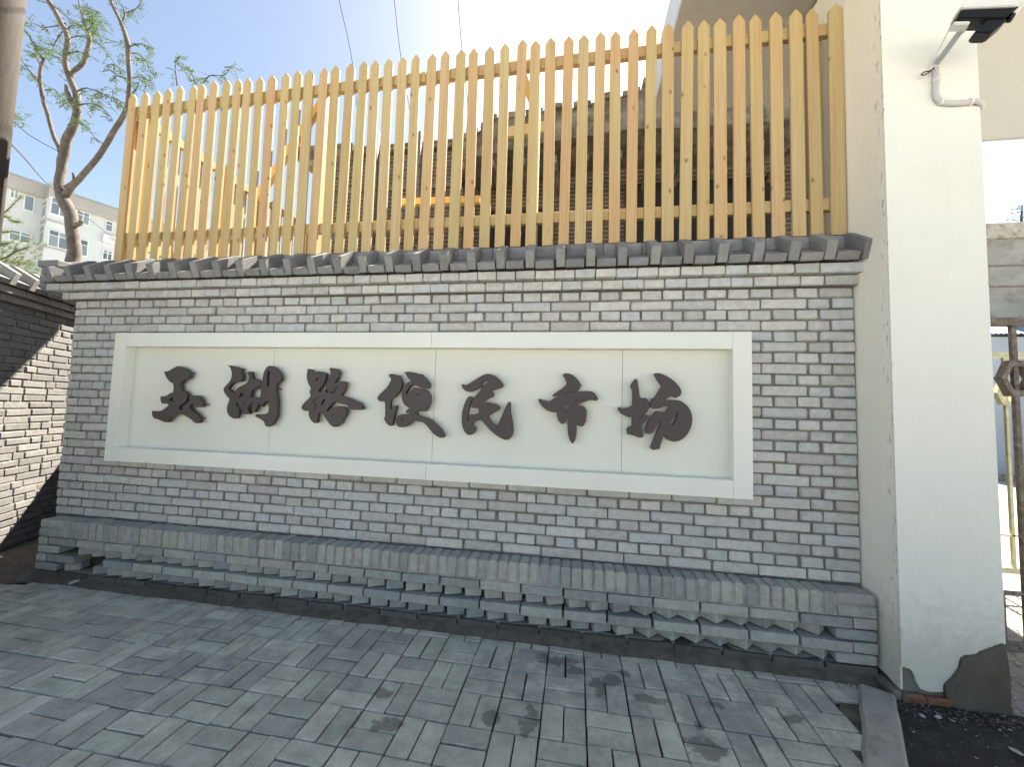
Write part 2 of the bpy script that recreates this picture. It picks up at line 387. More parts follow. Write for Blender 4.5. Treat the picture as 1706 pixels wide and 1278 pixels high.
# corbel courses
items = []
for k, (zz, yy, lo, hi, off) in enumerate(((2.1305, -.036, -5.63, .012, .1875), (2.193, -.072, -5.735, .03, .25))):
    x = hi; first = True
    while x > lo+.03:
        L = off if first else .1253; first = False
        if x-L < lo+.06: L = x-lo
        items.append((x-L/2, yy+rnd.gauss(0, .0015), zz, round(L-.008, 2), BH, .16, 0)); x -= L
place_bricks(items, wall, M_BRICK, 'corbel_brick')
# tile coping: ribs on edge with flat bricks between
def rib_me(k):
    bm = bmesh.new(); f = lambda: rnd.uniform(-.0015, .0015)
    add_prism(bm, [(-.112+f(), 2.2225), (-.150+f(), 2.322+f()), (.0, 2.420+f()), (.030, 2.428), (.030, 2.27)], 0, -.027, .027)
    bmesh.ops.bevel(bm, geom=list(bm.edges), offset=.003, segments=1, affect='EDGES'); return newmesh('rib', bm, mat=M_COPE)
def fill_me(k):
    bm = bmesh.new(); f = lambda: rnd.uniform(-.003, .003); e = f()
    add_prism(bm, [(-.104+e, 2.2235), (-.126+e, 2.262+f()), (.03, 2.340), (.03, 2.25)], 0, -.0575, .0575)
    bmesh.ops.bevel(bm, geom=list(bm.edges), offset=.003, segments=1, affect='EDGES'); return newmesh('fill', bm, mat=M_COPE)
ribs = [rib_me(k) for k in range(4)]; fills = [fill_me(k) for k in range(4)]
k = 0; x = -.002
while x > -5.70:
    o = link('rib_brick', rnd.choice(ribs), wall, (x+jx(), jx(), 0), (0, 0, rnd.gauss(0, .008)))
    if x-.094 > -5.62: o = link('coping_brick', rnd.choice(fills), wall, (x-.0938+jx(), jx(), rnd.gauss(0, .001)), (0, 0, rnd.gauss(0, .008)))
    x -= .1876
bm = bmesh.new(); add_box(bm, (-5.70, -.005, 2.225), (0, .34, 2.335)); link('coping_bed', newmesh('coping_bed', bm, mat=M_MORTAR), wall)
x = 0.03
while x > -5.60:
    L = rnd.choice((.24, .245, .25)); a = max(x-L, -5.66)
    link('ridge_tile', box_mesh('ridge_tile', (a+.0015, .032+rnd.uniform(-.002, .002), 2.325), (x-.0015, .062, 2.421+rnd.uniform(-.0015, .0015)), .003, 0, M_COPE), wall); x = a
link('ridge_slab', box_mesh('ridge_slab', (-5.62, .064, 2.336), (0.0, .34, 2.418), 0, 0, M_MORTAR), wall)
# hip bricks at the left end of the coping
for (x0, x1, y0, y1, z0, z1) in ((-5.79, -5.65, -.085, .30, 2.228, 2.285), (-5.775, -5.68, -.09, .12, 2.29, 2.345), (-5.80, -5.60, -.10, .10, 2.35, 2.40), (-5.78, -5.68, .13, .32, 2.29, 2.345)):
    link('hip_brick', box_mesh('hip_brick', (x0, y0, z0), (x1, y1, z1), .004, .001, M_COPE), wall)
# plinth
PF = -.13; PL = -5.47; PR = -.015; PC = .0604
bm = bmesh.new()
add_box(bm, (PL+.01, -.012, .057), (PR-.01, .008, .298))
link('cavity_shade', newmesh('cavity_shade', bm, mat=M_BED_SHADE), wall)  # dark bedding colour paints in the shade behind the lattice
bm = bmesh.new(); add_box(bm, (PL+.01, PF+.009, .300), (PR-.01, .006, .4125))
add_box(bm, (PL+.01, PF+.03, .004), (PR-.01, .006, .056))
link('plinth_bed', newmesh('plinth_bed', bm, mat=M_MORTARL), wall)
items = []
x = PR-.195
n = 0
while x > PL+.24:
    items.append((x-.03125, PF+rnd.gauss(0, .0025), .423-.059+rnd.gauss(0, .0015), round(.052+rnd.uniform(-.004, .003), 3), .115, .127, rnd.gauss(0, .012))); x -= .0625
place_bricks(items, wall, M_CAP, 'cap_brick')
items = []
def course(zc, x0, x1, L0=.25, depth=.115, first=None, y=PF, skip=()):
    x = x1; f = list(first or [])
    while x > x0+.03:
        L = f.pop(0) if f else L0
        if x-L < x0+.06: L = x-x0
        if not any(a < x-L/2 < b for a, b in skip):
            items.append((x-L/2, y+rnd.gauss(0, .002), zc, round(L-.010, 2), PC-.008, depth, 0))
        x -= L
# corner blocks (two laid over the cap height, and beside the lattice)
for zc in (.423-.030, .423-.0904):
    course(zc, PR-.19, PR, .19); course(zc, PL, PL+.215, .215)
course(.423-2.5*PC, PL, PR, .25, first=[.115, .25, .25])
course(.423-4.5*PC, PL, PR, .25, first=[.115, .25, .25], skip=((-5.12, -4.96),))
for zc in (.423-3.5*PC, .423-5.5*PC):
    course(zc, PR-.20, PR, .20); course(zc, PL, PL+.20, .20)
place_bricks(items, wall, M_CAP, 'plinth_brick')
items = []
course(.423-6.5*PC-.001, PL-.02, PR, .25, y=PF+.004)
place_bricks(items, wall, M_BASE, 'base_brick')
items = []
for rr, zc in enumerate((.423-3.5*PC, .423-5.5*PC)):
    x = PR-.25-(.0 if rr else .02)
    while x > PL+.28:
        if not (rr == 1 and -5.14 < x < -4.93):
            d = .105
            if x < -1.25: ang = R(20)+rnd.gauss(0, .05); items.append((x, PF+.034+rnd.gauss(0, .003), zc, .104, PC-.006, d, ang))
            else: ang = R(45)+rnd.gauss(0, .04); items.append((x+.035, PF+.052, zc, .1, PC-.006, d, ang))
        x -= .126
fix = items
place_bricks(fix, wall, M_CAP, 'lattice_brick')

# ------------------------------------------------------------ side wall on the left
DD = Vector((-.456, .889, 0)).normalized(); A0 = Vector((-6.362, .183, 0))
swall = thing('brick_wall', 'dark grey brick wall with tile coping at left edge, sun streaks across it', 'brick wall', A0)
# local frame: +x along -DD (towards the camera side), front face normal is -y local
ex = -DD; ey = Vector((-.889, -.456, 0)).normalized()  # into the wall
SX = Matrix(((ex.x, ey.x, 0, 0), (ex.y, ey.y, 0, 0), (0, 0, 1, 0), (0, 0, 0, 1)))
s0, s1 = -2.6, 1.5
bm = bmesh.new(); add_box(bm, (s0, .009, 0), (s1, .34, 2.10)); add_box(bm, (s0, -.02, 2.1), (s1, .34, 2.33))
for v in bm.verts: v.co = SX @ v.co
link('mortar_core', newmesh('mortar_core', bm, mat=M_MORTAR), swall)
def wxf(T): return T
class _P: pass
def side_items():
    it = []
    for r in range(33):
        z = 2.1-(r+.5)*C_*.985
        if z < .02: break
        x = s1-(.06 if r % 2 else .12)-(rnd.random()*.1)
        while x > s0+.1:
            L = .25 if (r % 2 or rnd.random() < .35) else .125
            it.append((x-L/2, rnd.gauss(0, .0018), z+rnd.gauss(0, .0015), round(L-.012, 2), BH, .05, 0)); x -= L
    return it
WX = Matrix.Translation(A0) @ SX
def place_local(items, parent, mat, name, limit=300):
    # scores need world position, transforms are relative to the parent
    global pj
    old = pj
    def pj2(p): return old(A0+Vector(p))
    pj = pj2
    place_bricks(items, parent, mat, name, limit, SX)
    pj = old
vis = lambda it: True
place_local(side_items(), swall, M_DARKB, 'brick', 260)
its = []
for zz, yy in ((2.1305, -.036), (2.193, -.072)):
    x = s1
    while x > s0: its.append((x-.0625, yy, zz, .12, BH, .12, 0)); x -= .1253
place_local(its, swall, M_COPE, 'corbel_brick', 60)
x = s1-.05
while x > s0+.1:
    for me, nm, dx in ((rnd.choice(ribs), 'rib_brick', 0), (rnd.choice(fills), 'coping_brick', -.0938)):
        o = bpy.data.objects.new(nm, me); col.objects.link(o); o.parent = swall
        o.matrix_local = SX @ Matrix.Translation((x+dx+jx(), jx(), 0)) @ Matrix.Rotation(rnd.gauss(0, .01), 4, 'Z')
    x -= .1876
bm = bmesh.new(); add_box(bm, (s0, .035, 2.33), (s1, .30, 2.422), .004)
for v in bm.verts: v.co = SX @ v.co
link('ridge_tile', newmesh('ridge_tile', bm, mat=M_COPE), swall)

# ------------------------------------------------------------ ground
def sheet(name, pts, z, mat, kind='structure', thick=0):
    bm = bmesh.new(); vs = [bm.verts.new((x, y, z)) for x, y in pts]; f = bm.faces.new(vs); f.normal_update()
    if f.normal.z < 0: f.normal_flip()
    o = link(name, newmesh(name, bm, mat=mat)); return tag(o, kind=kind)
sheet('ground', [(-400, -400), (400, -400), (400, 400), (-400, 400)], -.035, M_GROUND)
sheet('yard_ground', [(.30, -.27), (30, -.6), (30, 30), (.3, 30)], -.012, M_YARD)
def kx(y): return -.035+(y+.2)*.60
sheet('sand_bedding', [(-9, .3), (-9, -7), (kx(-7)-.02, -7), (kx(-.05)-.02, -.05), (-.02, -.05), (-.02, .1)], -.020, M_BED_SHADE)
sheet('asphalt_road', [(-.06, -.18), (kx(-7)+.05, -7), (3.2, -7), (3.2, -.6), (1.6, -.40), (.42, -.25)], -.009, M_ASPH)
# dirt fillet along the wall base
bm = bmesh.new(); N = 110
prev = None
for i in range(N+1):
    x = -5.6+5.62*i/N; wv = .058+.018*noise.noise(Vector((x*3, 0, 0)))+.012*noise.noise(Vector((x*11, 2, 0)))
    row = [bm.verts.new((x, -.118, .030+.006*noise.noise(Vector((x*7, 5, 0))))), bm.verts.new((x, -.15, .016)), bm.verts.new((x, -.14-wv*.55, .006)), bm.verts.new((x, -.14-wv, -.012))]
    if prev:
        for a in range(3): bm.faces.new((prev[a], prev[a+1], row[a+1], row[a]))
    prev = row
bmesh.ops.recalc_face_normals(bm, faces=list(bm.faces))
o = link('dirt_strip', newmesh('dirt_strip', bm, True, M_DIRT)); tag(o, kind='stuff')
sheet('dirt_verge', [(-7.2, .9), (-7.2, -.9), (-6.0, -.55), (-5.45, -.19), (-5.4, .3), (-6.2, 1.4)], -.004, M_DIRT)

sheet('kerb_dirt', [(kx(-.18)-.20, -.17), (kx(-7)-.20, -7), (kx(-7)-.03, -7), (kx(-.18)-.03, -.17)], -.011, M_DIRT)
# pavers: basket weave, modules 0.1935 x 0.194
pav = tag(bpy.data.objects.new('pavement', None), kind='structure'); col.objects.link(pav)
MX, MY = .1935, .1945; X0, Y0 = -1.510, -.425
pm = {}
def paver_me(w_, d_):
    key = (round(w_, 3), round(d_, 3)); L = pm.setdefault(key, [])
    if len(L) < 7:
        bm = bmesh.new(); add_box(bm, (-w_/2, -d_/2, -.05), (w_/2, d_/2, 0), .0035, .0008); L.append(newmesh('paver', bm, mat=M_PAVER)); return L[-1]
    return rnd.choice(L)
P = []
for i in range(-26, 10):
    for j in range(-3, 16):
        x = X0+i*MX; y = Y0-j*MY  # module spans x..x+MX, y-MY..y  (j=0: y from -.425 to -.62)
        along_y = (i+j) % 2 == 0
        for k in range(2):
            if along_y: cx_, cy_, w_, d_ = x+MX*(.25+.5*k), y-MY/2, MX/2, MY
            else: cx_, cy_, w_, d_ = x+MX/2, y-MY*(.25+.5*k), MX, MY/2
            y1 = cy_+d_/2; y0 = cy_-d_/2; lim = -.178+.012*noise.noise(Vector((cx_*5, 0, 3)))
            if cx_ < -5.47: lim = -.22+(cx_+5.47)*.45
            if y0 > lim-.035: continue
            if y1 > lim: y1 = lim; cy_ = (y0+y1)/2; d_ = y1-y0
            if cx_+w_*.1 > kx(cy_)-.095: continue
            P.append((cx_, cy_, w_-.0065, d_-.0065))
sc = []
for p in P:
    q = pj((p[0], p[1], 0)); a = 0
    if q and -30 < q[0] < 1736 and q[1] < 1310: a = p[2]*p[3]/q[2]**3
    sc.append(a)
order = sorted(range(len(P)), key=lambda i: -sc[i]); solo = set(i for i in order[:300] if sc[i] > 0)
rest = bmesh.new()
for i, p in enumerate(P):
    me = paver_me(p[2], p[3]); hz = noise.noise(Vector((p[0]*1.2, p[1]*1.2, 7)))*.006
    if (p[0]+3.62)**2+(p[1]+.90)**2 < .03: hz -= .012*rnd.random()
    T = Matrix.Translation((p[0]+rnd.gauss(0, .001), p[1]+rnd.gauss(0, .001), hz+rnd.gauss(0, .0014))) @ Matrix.Rotation(rnd.gauss(0, .011), 4, 'Z') @ Matrix.Rotation(rnd.gauss(0, .010), 4, 'X') @ Matrix.Rotation(rnd.gauss(0, .010), 4, 'Y')
    if i in solo:
        o = bpy.data.objects.new('paver', me); col.objects.link(o); o.parent = pav; o.matrix_local = T
    else:
        n0 = len(rest.verts); rest.from_mesh(me); rest.verts.ensure_lookup_table()
        for v in rest.verts[n0:]: v.co = T @ v.co
o = link('outlying_pavers', newmesh('pavers', rest, mat=M_PAVER), pav); tag(o, kind='stuff')

# kerb stones
kd = Vector((-.6, -1, 0)).normalized(); kr = math.atan2(kd.y, kd.x)
st = Vector((-.085, -.215, 0))
for k, L in enumerate((1.0, 1.0, 1.0)):
    bm = bmesh.new(); add_box(bm, (.004, -.068, -.12), (L-.006, .068, .016), .012, .003)
    bmesh.ops.subdivide_edges(bm, edges=[e for e in bm.edges if e.calc_length() > .3], cuts=9)
    for v in bm.verts: v.co += Vector((0, noise.noise(v.co*9+Vector((k, 0, 0)))*.008, noise.noise(v.co*7+Vector((0, k, 4)))*.005))
    o = link('kerb_stone', newmesh('kerb_stone', bm, mat=M_CONC), None, st, (0, 0, kr)); st = st+kd*L
    tag(o, ['worn concrete kerb strip touching the wall corner, in front of the white pillar', 'middle concrete kerb strip at the paving edge, second from the wall', 'concrete kerb strip at the paving edge, third from the wall'][k], 'kerb stone', 'kerb stones along the paving edge')

# rubble: chips and crumbs
def rubble(name, spots, mat, label_kind='stuff'):
    bm = bmesh.new()
    for (cx_, cy_, sx, sy, n, s0_, s1_) in spots:
        for _ in range(n):
            x = rnd.gauss(cx_, sx); y = rnd.gauss(cy_, sy); s = rnd.uniform(s0_, s1_)*rnd.choice((.5, .7, 1))
            if y > -.15 and x < .0: continue
            if 0 < x < .44 and y > -.27: continue
            r = bmesh.ops.create_icosphere(bm, subdivisions=1, radius=s)
            T = Matrix.Translation((x, y, s*.2-.004)) @ Matrix.Rotation(rnd.random()*6, 4, 'Z') @ Matrix.Diagonal((rnd.uniform(.7, 1.5), rnd.uniform(.5, 1), rnd.uniform(.3, .6), 1))
            for v in r['verts']: v.co = T @ (v.co*(1+rnd.uniform(-.25, .25)))
    o = link(name, newmesh(name, bm, mat=mat)); return tag(o, kind='stuff')
rubble('gravel', [(.25, -.325, .2, .03, 200, .003, .010), (.1, -.42, .3, .12, 160, .0015, .005), (.55, -.30, .2, .05, 200, .003, .010), (.0, -.24, .06, .04, 60, .003, .008)], M_CRUMB)
rubble('grit', [(.2, -.42, .3, .14, 60, .0015, .006)], M_STONE)
rubble('pebbles', [(1.2, .6, .6, .6, 1500, .004, .014), (.8, .1, .3, .3, 700, .003, .012)], M_STONE)
rubble('specks', [(-2.2, -.6, 1.3, .28, 110, .001, .0032), (-4.2, -.7, .8, .3, 50, .001, .003)], M_STONE)
rubble('crumbs', [(-2.8, -.20, 1.6, .02, 90, .002, .006), (-.1, -.19, .1, .02, 70, .002, .007), (-2.4, -.6, 1.6, .25, 50, .0015, .004), (-5.3, -.25, .3, .05, 30, .002, .007)], M_DIRT)
def chip(loc, s, label, rz=0):
    bm = bmesh.new(); bmesh.ops.create_icosphere(bm, subdivisions=2, radius=1)
    for v in bm.verts:
        k = 1+.25*noise.noise(v.co*1.7+Vector(loc)*9); v.co = Vector((v.co.x*s[0]*k, v.co.y*s[1]*k, v.co.z*s[2]*k))
    o = link('stone_chip', newmesh('stone_chip', bm, mat=M_STONE), None, loc, (0, 0, rz)); tag(o, label, 'stone')
g = on(128, 970, 2, .012); chip(g, (.045, .02, .016), 'pale brick chip lying on the dirt by the plinth gap at left', .9)
g = on(1538, 1173, 2, .008) ; chip((g.x+.0, -.36, .004), (.016, .009, .006), 'small white chip on black asphalt under the pillar', .3)
g = on(1693, 1250, 2, .008); chip((g.x, g.y, .002), (.022, .012, .005), 'pale broken flake on black asphalt at the right edge', 2)
g = on(1545, 1195, 2, .0); chip((g.x-.02, g.y, .002), (.012, .008, .006), 'tiny pale stone beside the kerb on asphalt', 2)

# ------------------------------------------------------------ sign board
SXL, SXR, SZB, SZT = -5.015, -.585, .866, 1.822
sign = thing('sign_board', 'long white framed sign with seven dark raised Chinese characters reading 玉湖路便民市场', 'sign', ((SXL+SXR)/2, 0, SZB))
so = Vector(sign.location)
def sbox(nm, lo, hi, mat, bev=.0012):
    bm = bmesh.new(); add_box(bm, lo, hi, bev)
    for v in bm.verts: v.co -= so
    return link(nm, newmesh(nm, bm, mat=mat), sign)
FR = .102; yf = -.082
sbox('frame_board', (SXL, yf, SZB), (SXL+FR, -.002, SZT), M_SIGN); sbox('frame_board', (SXR-FR, yf, SZB), (SXR, -.002, SZT), M_SIGN)
mid = -2.517
for (a, b) in ((SXL+FR+.001, mid-.001), (mid+.001, SXR-FR-.001)):
    sbox('frame_board', (a, yf+.0005, SZT-FR), (b, -.002, SZT-.0005), M_SIGN); sbox('frame_board', (a, yf+.0005, SZB+.0005), (b, -.002, SZB+FR), M_SIGN)
seams = [SXL+FR-.01, -3.722, -2.508, -1.296, SXR-FR+.01]
for a, b in zip(seams, seams[1:]): sbox('panel', (a+.0012, -.008, SZB+FR-.01), (b-.0012, -.003, SZT-FR+.01), M_SIGNP, .0008)
sbox('backing', (SXL+.02, -.0029, SZB+.02), (SXR-.02, .0, SZT-.02), M_BARE2, 0)

CH = {}
CH[0] = (245, 600, 10.65, [[(300,205),(365,200),(430,165),(540,110),(620,130),(700,175),(748,245),(745,290),(710,322),(660,345),(610,390),(580,430),(585,480),(600,545),(660,555),(695,600),(700,650),(685,700),(650,755),(600,790),(565,800),(550,885),(640,890),(640,830),(700,780),(765,715),(742,660),(800,640),(890,632),(930,670),(960,730),(975,800),(970,830),(850,830),(820,775),(760,782),(752,800),(760,870),(830,920),(890,975),(925,1040),(925,1100),(880,1120),(830,1100),(780,1050),(700,1000),(640,965),(560,955),(480,980),(400,1030),(365,1095),(300,1095),(220,1060),(120,1025),(88,960),(88,905),(220,910),(300,870),(385,800),(340,770),(260,770),(237,690),(245,645),(330,640),(400,595),(465,570),(465,430),(400,380),(340,300)],
    [(372,705),(455,640),(455,750)], [(575,630),(588,652),(577,676)]])
CH[1] = (370, 600, 10.65, [[(100,95),(190,103),(270,130),(320,170),(345,230),(350,320),(335,365),(240,385),(170,420),(95,505),(228,605),(250,530),(300,480),(380,440),(450,395),(475,290),(450,230),(460,205),(515,205),(540,320),(600,345),(660,370),(695,395),(690,440),(640,480),(570,510),(520,545),(490,675),(560,660),(640,672),(680,640),(690,470),(720,380),(722,300),(745,210),(790,130),(840,105),(910,115),(980,180),(1030,250),(1045,310),(1035,360),(990,400),(955,450),(948,530),(965,640),(975,780),(970,920),(960,1000),(920,1080),(850,1170),(790,1175),(765,1150),(740,1090),(680,1045),(600,1005),(590,980),(620,962),(740,965),(800,945),(825,900),(830,705),(730,765),(710,825),(680,810),(650,745),(610,850),(580,915),(530,925),(520,860),(550,740),(450,830),(480,955),(400,960),(355,930),(340,880),(300,825),(262,740),(243,742),(245,815),(300,840),(285,920),(262,1030),(200,1035),(130,990),(90,920),(85,840),(110,760),(135,685),(80,630),(35,560),(30,500),(80,440),(140,370),(170,280),(165,190),(140,130)],
    [(795,215),(830,180),(860,220),(835,465),(778,460)], [(325,580),(375,592),(360,640),(275,680)], [(330,740),(400,745),(385,775)], [(750,590),(800,560),(770,610)]])
CH[2] = (500, 600, 10.65, [[(135,155),(190,165),(225,200),(245,235),(300,205),(370,210),(440,230),(455,260),(440,340),(400,430),(340,510),(318,548),(350,580),(430,530),(450,518),(460,580),(495,580),(503,548),(465,515),(460,470),(500,370),(535,270),(540,200),(515,160),(545,140),(640,155),(685,190),(690,240),(660,320),(595,415),(640,400),(740,375),(805,390),(810,440),(780,530),(715,632),(850,670),(960,720),(1060,770),(1110,830),(1100,878),(960,880),(870,865),(830,800),(740,775),(640,745),(600,738),(540,800),(470,880),(480,935),(560,850),(640,825),(740,830),(810,870),(820,930),(790,1000),(740,1080),(650,1175),(580,1180),(520,1130),(470,1060),(430,990),(400,940),(310,950),(298,1110),(250,1115),(190,1060),(155,980),(155,900),(75,898),(30,860),(30,820),(80,750),(180,650),(170,560),(190,500),(140,400),(118,290)],
    [(265,340),(340,278),(320,330),(275,385)], [(530,532),(620,490),(700,460),(640,505)], [(405,695),(450,700),(400,790),(360,835),(380,740)], [(197,746),(322,645),(325,660),(270,710),(232,750)], [(262,772),(290,772),(265,860),(230,940)], [(550,985),(620,920),(590,970),(560,1010)], [(525,570),(600,545),(632,540),(615,588),(530,592)]])
CH[3] = (625, 610, 9.83, [[(217,150),(250,130),(310,135),(390,165),(420,220),(435,290),(415,370),(370,440),(300,510),(255,545),(240,730),(300,665),(330,648),(355,655),(320,760),(290,900),(278,970),(240,978),(190,940),(152,880),(152,840),(165,820),(162,590),(130,575),(80,575),(42,540),(50,490),(110,430),(190,350),(240,270),(262,210)],
    [(485,100),(560,95),(680,120),(790,170),(860,240),(890,310),(880,355),(840,368),(740,345),(660,305),(600,310),(540,360),(500,440),(505,465),(560,430),(610,380),(640,355),(700,365),(780,375),(860,420),(900,500),(895,590),(860,680),(815,738),(682,735),(682,800),(780,830),(900,880),(1010,970),(1090,1060),(1138,1150),(1090,1175),(1010,1145),(930,1080),(860,990),(780,920),(700,905),(620,880),(580,940),(500,990),(400,998),(355,960),(340,890),(360,830),(430,795),(560,785),(600,780),(510,765),(510,730),(570,685),(500,650),(450,580),(435,480),(450,370),(510,290),(585,240),(530,180)],
    [(545,525),(615,470),(600,500)], [(680,455),(710,450),(710,475),(685,478)], [(644,740),(666,740),(662,796),(646,796)], [(415,855),(460,870),(460,895),(440,890)], [(676,545),(690,545),(684,562)], [(708,608),(722,612),(712,628)]])
CH[4] = (762, 610, 9.83, [[(68,310),(95,298),(125,315),(180,295),(300,220),(420,150),(500,128),(590,150),(670,210),(720,270),(740,320),(715,350),(640,370),(540,410),(580,440),(588,490),(500,530),(415,585),(520,600),(620,625),(680,665),(688,705),(600,755),(495,820),(540,900),(600,960),(660,985),(700,880),(760,740),(830,600),(865,595),(865,700),(880,830),(905,960),(905,1080),(880,1160),(820,1205),(750,1195),(640,1130),(540,1050),(450,950),(390,885),(280,900),(240,990),(290,1000),(295,1040),(260,1100),(200,1128),(140,1100),(90,1010),(72,900),(80,760),(110,640),(160,530),(200,498),(245,515),(200,640),(170,760),(158,900),(182,880),(205,800),(290,795),(350,770),(345,690),(260,685),(225,660),(270,530),(340,440),(430,330),(500,260),(490,230),(440,240),(380,280),(400,300),(390,335),(300,380),(220,418),(140,405),(90,360)], [(415,655),(445,690),(440,700),(425,690)]])
CH[5] = (890, 610, 9.46, [[(455,130),(500,115),(580,130),(660,190),(715,260),(730,310),(705,370),(650,400),(560,408),(440,436),(350,470),(305,478),(288,465),(320,435),(420,370),(490,310),(512,250),(500,200),(465,170)],
    [(68,535),(90,518),(140,540),(200,562),(240,565),(330,500),(450,455),(560,425),(700,408),(820,395),(920,410),(975,460),(1005,515),(985,540),(880,530),(790,560),(700,600),(640,600),(690,615),(770,635),(820,690),(825,770),(805,880),(770,940),(740,948),(665,930),(665,1060),(640,1170),(605,1220),(570,1180),(535,1060),(528,900),(540,760),(500,850),(470,905),(430,905),(385,860),(362,790),(360,730),(250,715),(170,670),(100,600)],
    [(470,640),(550,600),(550,650),(490,715)], [(640,545),(715,520),(680,550),(645,570)], [(650,675),(680,680),(655,695)]])
CH[6] = (1025, 610, 8.815, [[(230,290),(270,220),(305,188),(325,215),(335,290),(350,380),(355,440),(385,470),(440,472),(490,510),(505,570),(490,640),(440,700),(370,740),(350,790),(440,725),(490,728),(495,750),(440,810),(395,870),(395,940),(412,1010),(405,1045),(350,1048),(260,1015),(190,985),(172,940),(195,900),(250,880),(250,755),(160,730),(80,680),(45,630),(55,608),(120,620),(190,610),(258,580),(260,440),(250,340)],
    [(580,110),(640,105),(740,140),(850,210),(930,290),(970,370),(950,430),(890,462),(840,440),(780,460),(725,505),(850,500),(960,515),(1050,580),(1110,670),(1130,780),(1110,900),(1050,1010),(960,1085),(870,1108),(790,1085),(730,1030),(715,1000),(680,1100),(650,1215),(560,1225),(525,1200),(570,1080),(640,920),(672,850),(665,790),(600,880),(550,970),(500,995),(455,985),(450,930),(490,820),(560,710),(615,665),(690,680),(745,690),(775,630),(800,602),(790,588),(720,590),(640,620),(560,620),(522,580),(530,540),(600,440),(690,290),(620,190)],
    [(800,840),(865,745),(900,690),(925,660),(932,700),(890,800),(840,886)]])
LY, LT = -.062, .029
def cr_smooth(pts, sub=3):
    n = len(pts); out = []
    P = [Vector(p) for p in pts]
    sharp = []
    for i in range(n):
        a = (P[i]-P[i-1]); b = (P[(i+1) % n]-P[i]); ang = abs(a.angle(b, 0)) if a.length and b.length else 0
        sharp.append(ang > R(62))
    for i in range(n):
        p1, p2 = P[i], P[(i+1) % n]
        p0 = P[i-1] if not sharp[i] else p1-(p2-p1)*.3; p3 = P[(i+2) % n] if not sharp[(i+1) % n] else p2+(p2-p1)*.3
        for k in range(sub):
            t = k/sub
            out.append(.5*((2*p1)+(-p0+p2)*t+(2*p0-5*p1+4*p2-p3)*t*t+(-p0+3*p1-3*p2+p3)*t**3))
    return out
LNAMES = ['玉', '湖', '路', '便', '民', '市', '场']
for k, (ox, oy, s, polys) in CH.items():
    cu = bpy.data.curves.new('letter', 'CURVE'); cu.dimensions = '2D'; cu.fill_mode = 'BOTH'; cu.extrude = LT/2-.0015; cu.bevel_depth = .0015; cu.bevel_resolution = 1
    pts0 = [on(ox+x/s, oy+y/s, 1, LY) for x, y in polys[0]]
    cen = sum(pts0, Vector())/len(pts0)
    for pl in polys:
        pp = [on(ox+x/s, oy+y/s, 1, LY)-cen for x, y in cr_smooth(pl, 3 if len(pl) > 7 else 1)]
        sp = cu.splines.new('POLY'); sp.points.add(len(pp)-1); sp.use_cyclic_u = True
        for q, v in zip(sp.points, pp): q.co = (v.x, v.z, 0, 1)
    tmp = bpy.data.objects.new('tmp', cu); col.objects.link(tmp); tmp.rotation_euler = (0, 0, 0)
    dg = bpy.context.evaluated_depsgraph_get(); me = bpy.data.meshes.new_from_object(tmp.evaluated_get(dg)); bpy.data.objects.remove(tmp)
    me.transform(Matrix.Rotation(R(90), 4, 'X')); me.materials.clear(); me.materials.append(M_LETTER)
    o = link('letter', me, sign, Vector((cen.x, LY+LT/2, cen.z))-so); o['label'] = 'dark calligraphic character '+LNAMES[k]
    # mounting pins behind the letter
    zs = [q for q in pts0]
for (px, py) in ((321.5, 621), (345, 674), (338, 697), (405.5, 615), (466, 648), (602, 672), (571.5, 704), (666, 626.5), (703, 624.5), (717, 672), (838, 641), (855.5, 717), (941.5, 633.5), (968.5, 642), (909, 667.5), (938.5, 657), (976.5, 702), (1085.5, 665.5), (1046, 723.5), (1088.5, 749)):
    p = on(px, py, 1, -.03); bm = bmesh.new(); add_tube(bm, [(0, -.014, 0), (0, .024, 0)], .0035, 6)
    link('mounting_pin', newmesh('pin', bm, mat=M_DARKMET), sign, p-so)

# ------------------------------------------------------------ picket fence on the wall
PX = [-5.232,-5.116,-5.004,-4.89,-4.783,-4.671,-4.573,-4.464,-4.357,-4.253,-4.15,-4.041,-3.937,-3.83,-3.726,-3.618,-3.511,-3.402,-3.297,-3.191,-3.084,-2.976,-2.867,-2.763,-2.654,-2.543,-2.435,-2.327,-2.215,-2.108,-2.001,-1.897,-1.783,-1.678,-1.57,-1.461,-1.352,-1.246,-1.135,-1.023,-.917,-.81,-.707,-.595,-.49,-.38,-.266,-.167,-.052]
PZ = [3.841,3.845,3.844,3.857,3.865,3.86,3.865,3.873,3.872,3.865,3.864,3.86,3.86,3.866,3.872,3.869,3.871,3.879,3.878,3.886,3.878,3.88,3.881,3.882,3.877,3.884,3.88,3.879,3.881,3.884,3.895,3.885,3.891,3.889,3.888,3.892,3.883,3.883,3.895,3.891,3.892,3.882,3.888,3.894,3.885,3.886,3.879,3.883,3.889]
def picket_me(h, w_=.068, t_=.018):
    bm = bmesh.new(); hw = w_/2
    add_prism(bm, [(-hw, 0), (hw, 0), (hw, h-.042), (.004, h), (-.004, h), (-hw, h-.042)], 1, 0, t_)
    bmesh.ops.bevel(bm, geom=list(bm.edges), offset=.0015, segments=1, affect='EDGES'); return newmesh('picket', bm, mat=M_WOOD)
fence = thing('picket_fence', 'tall pine picket fence with pointed tops standing on the brick wall', 'fence', (-2.65, .05, 2.42))
fo = Vector(fence.location)
for x, z in zip(PX, PZ):
    wd = .070 if x < -.1 else .082
    link('picket', picket_me(z-2.427+.001, wd+rnd.uniform(-.004, .004)), fence, Vector((x, .036+rnd.uniform(-.001, .001), 2.427))-fo, (rnd.gauss(0, .002), rnd.gauss(0, .0045), rnd.gauss(0, .03)))
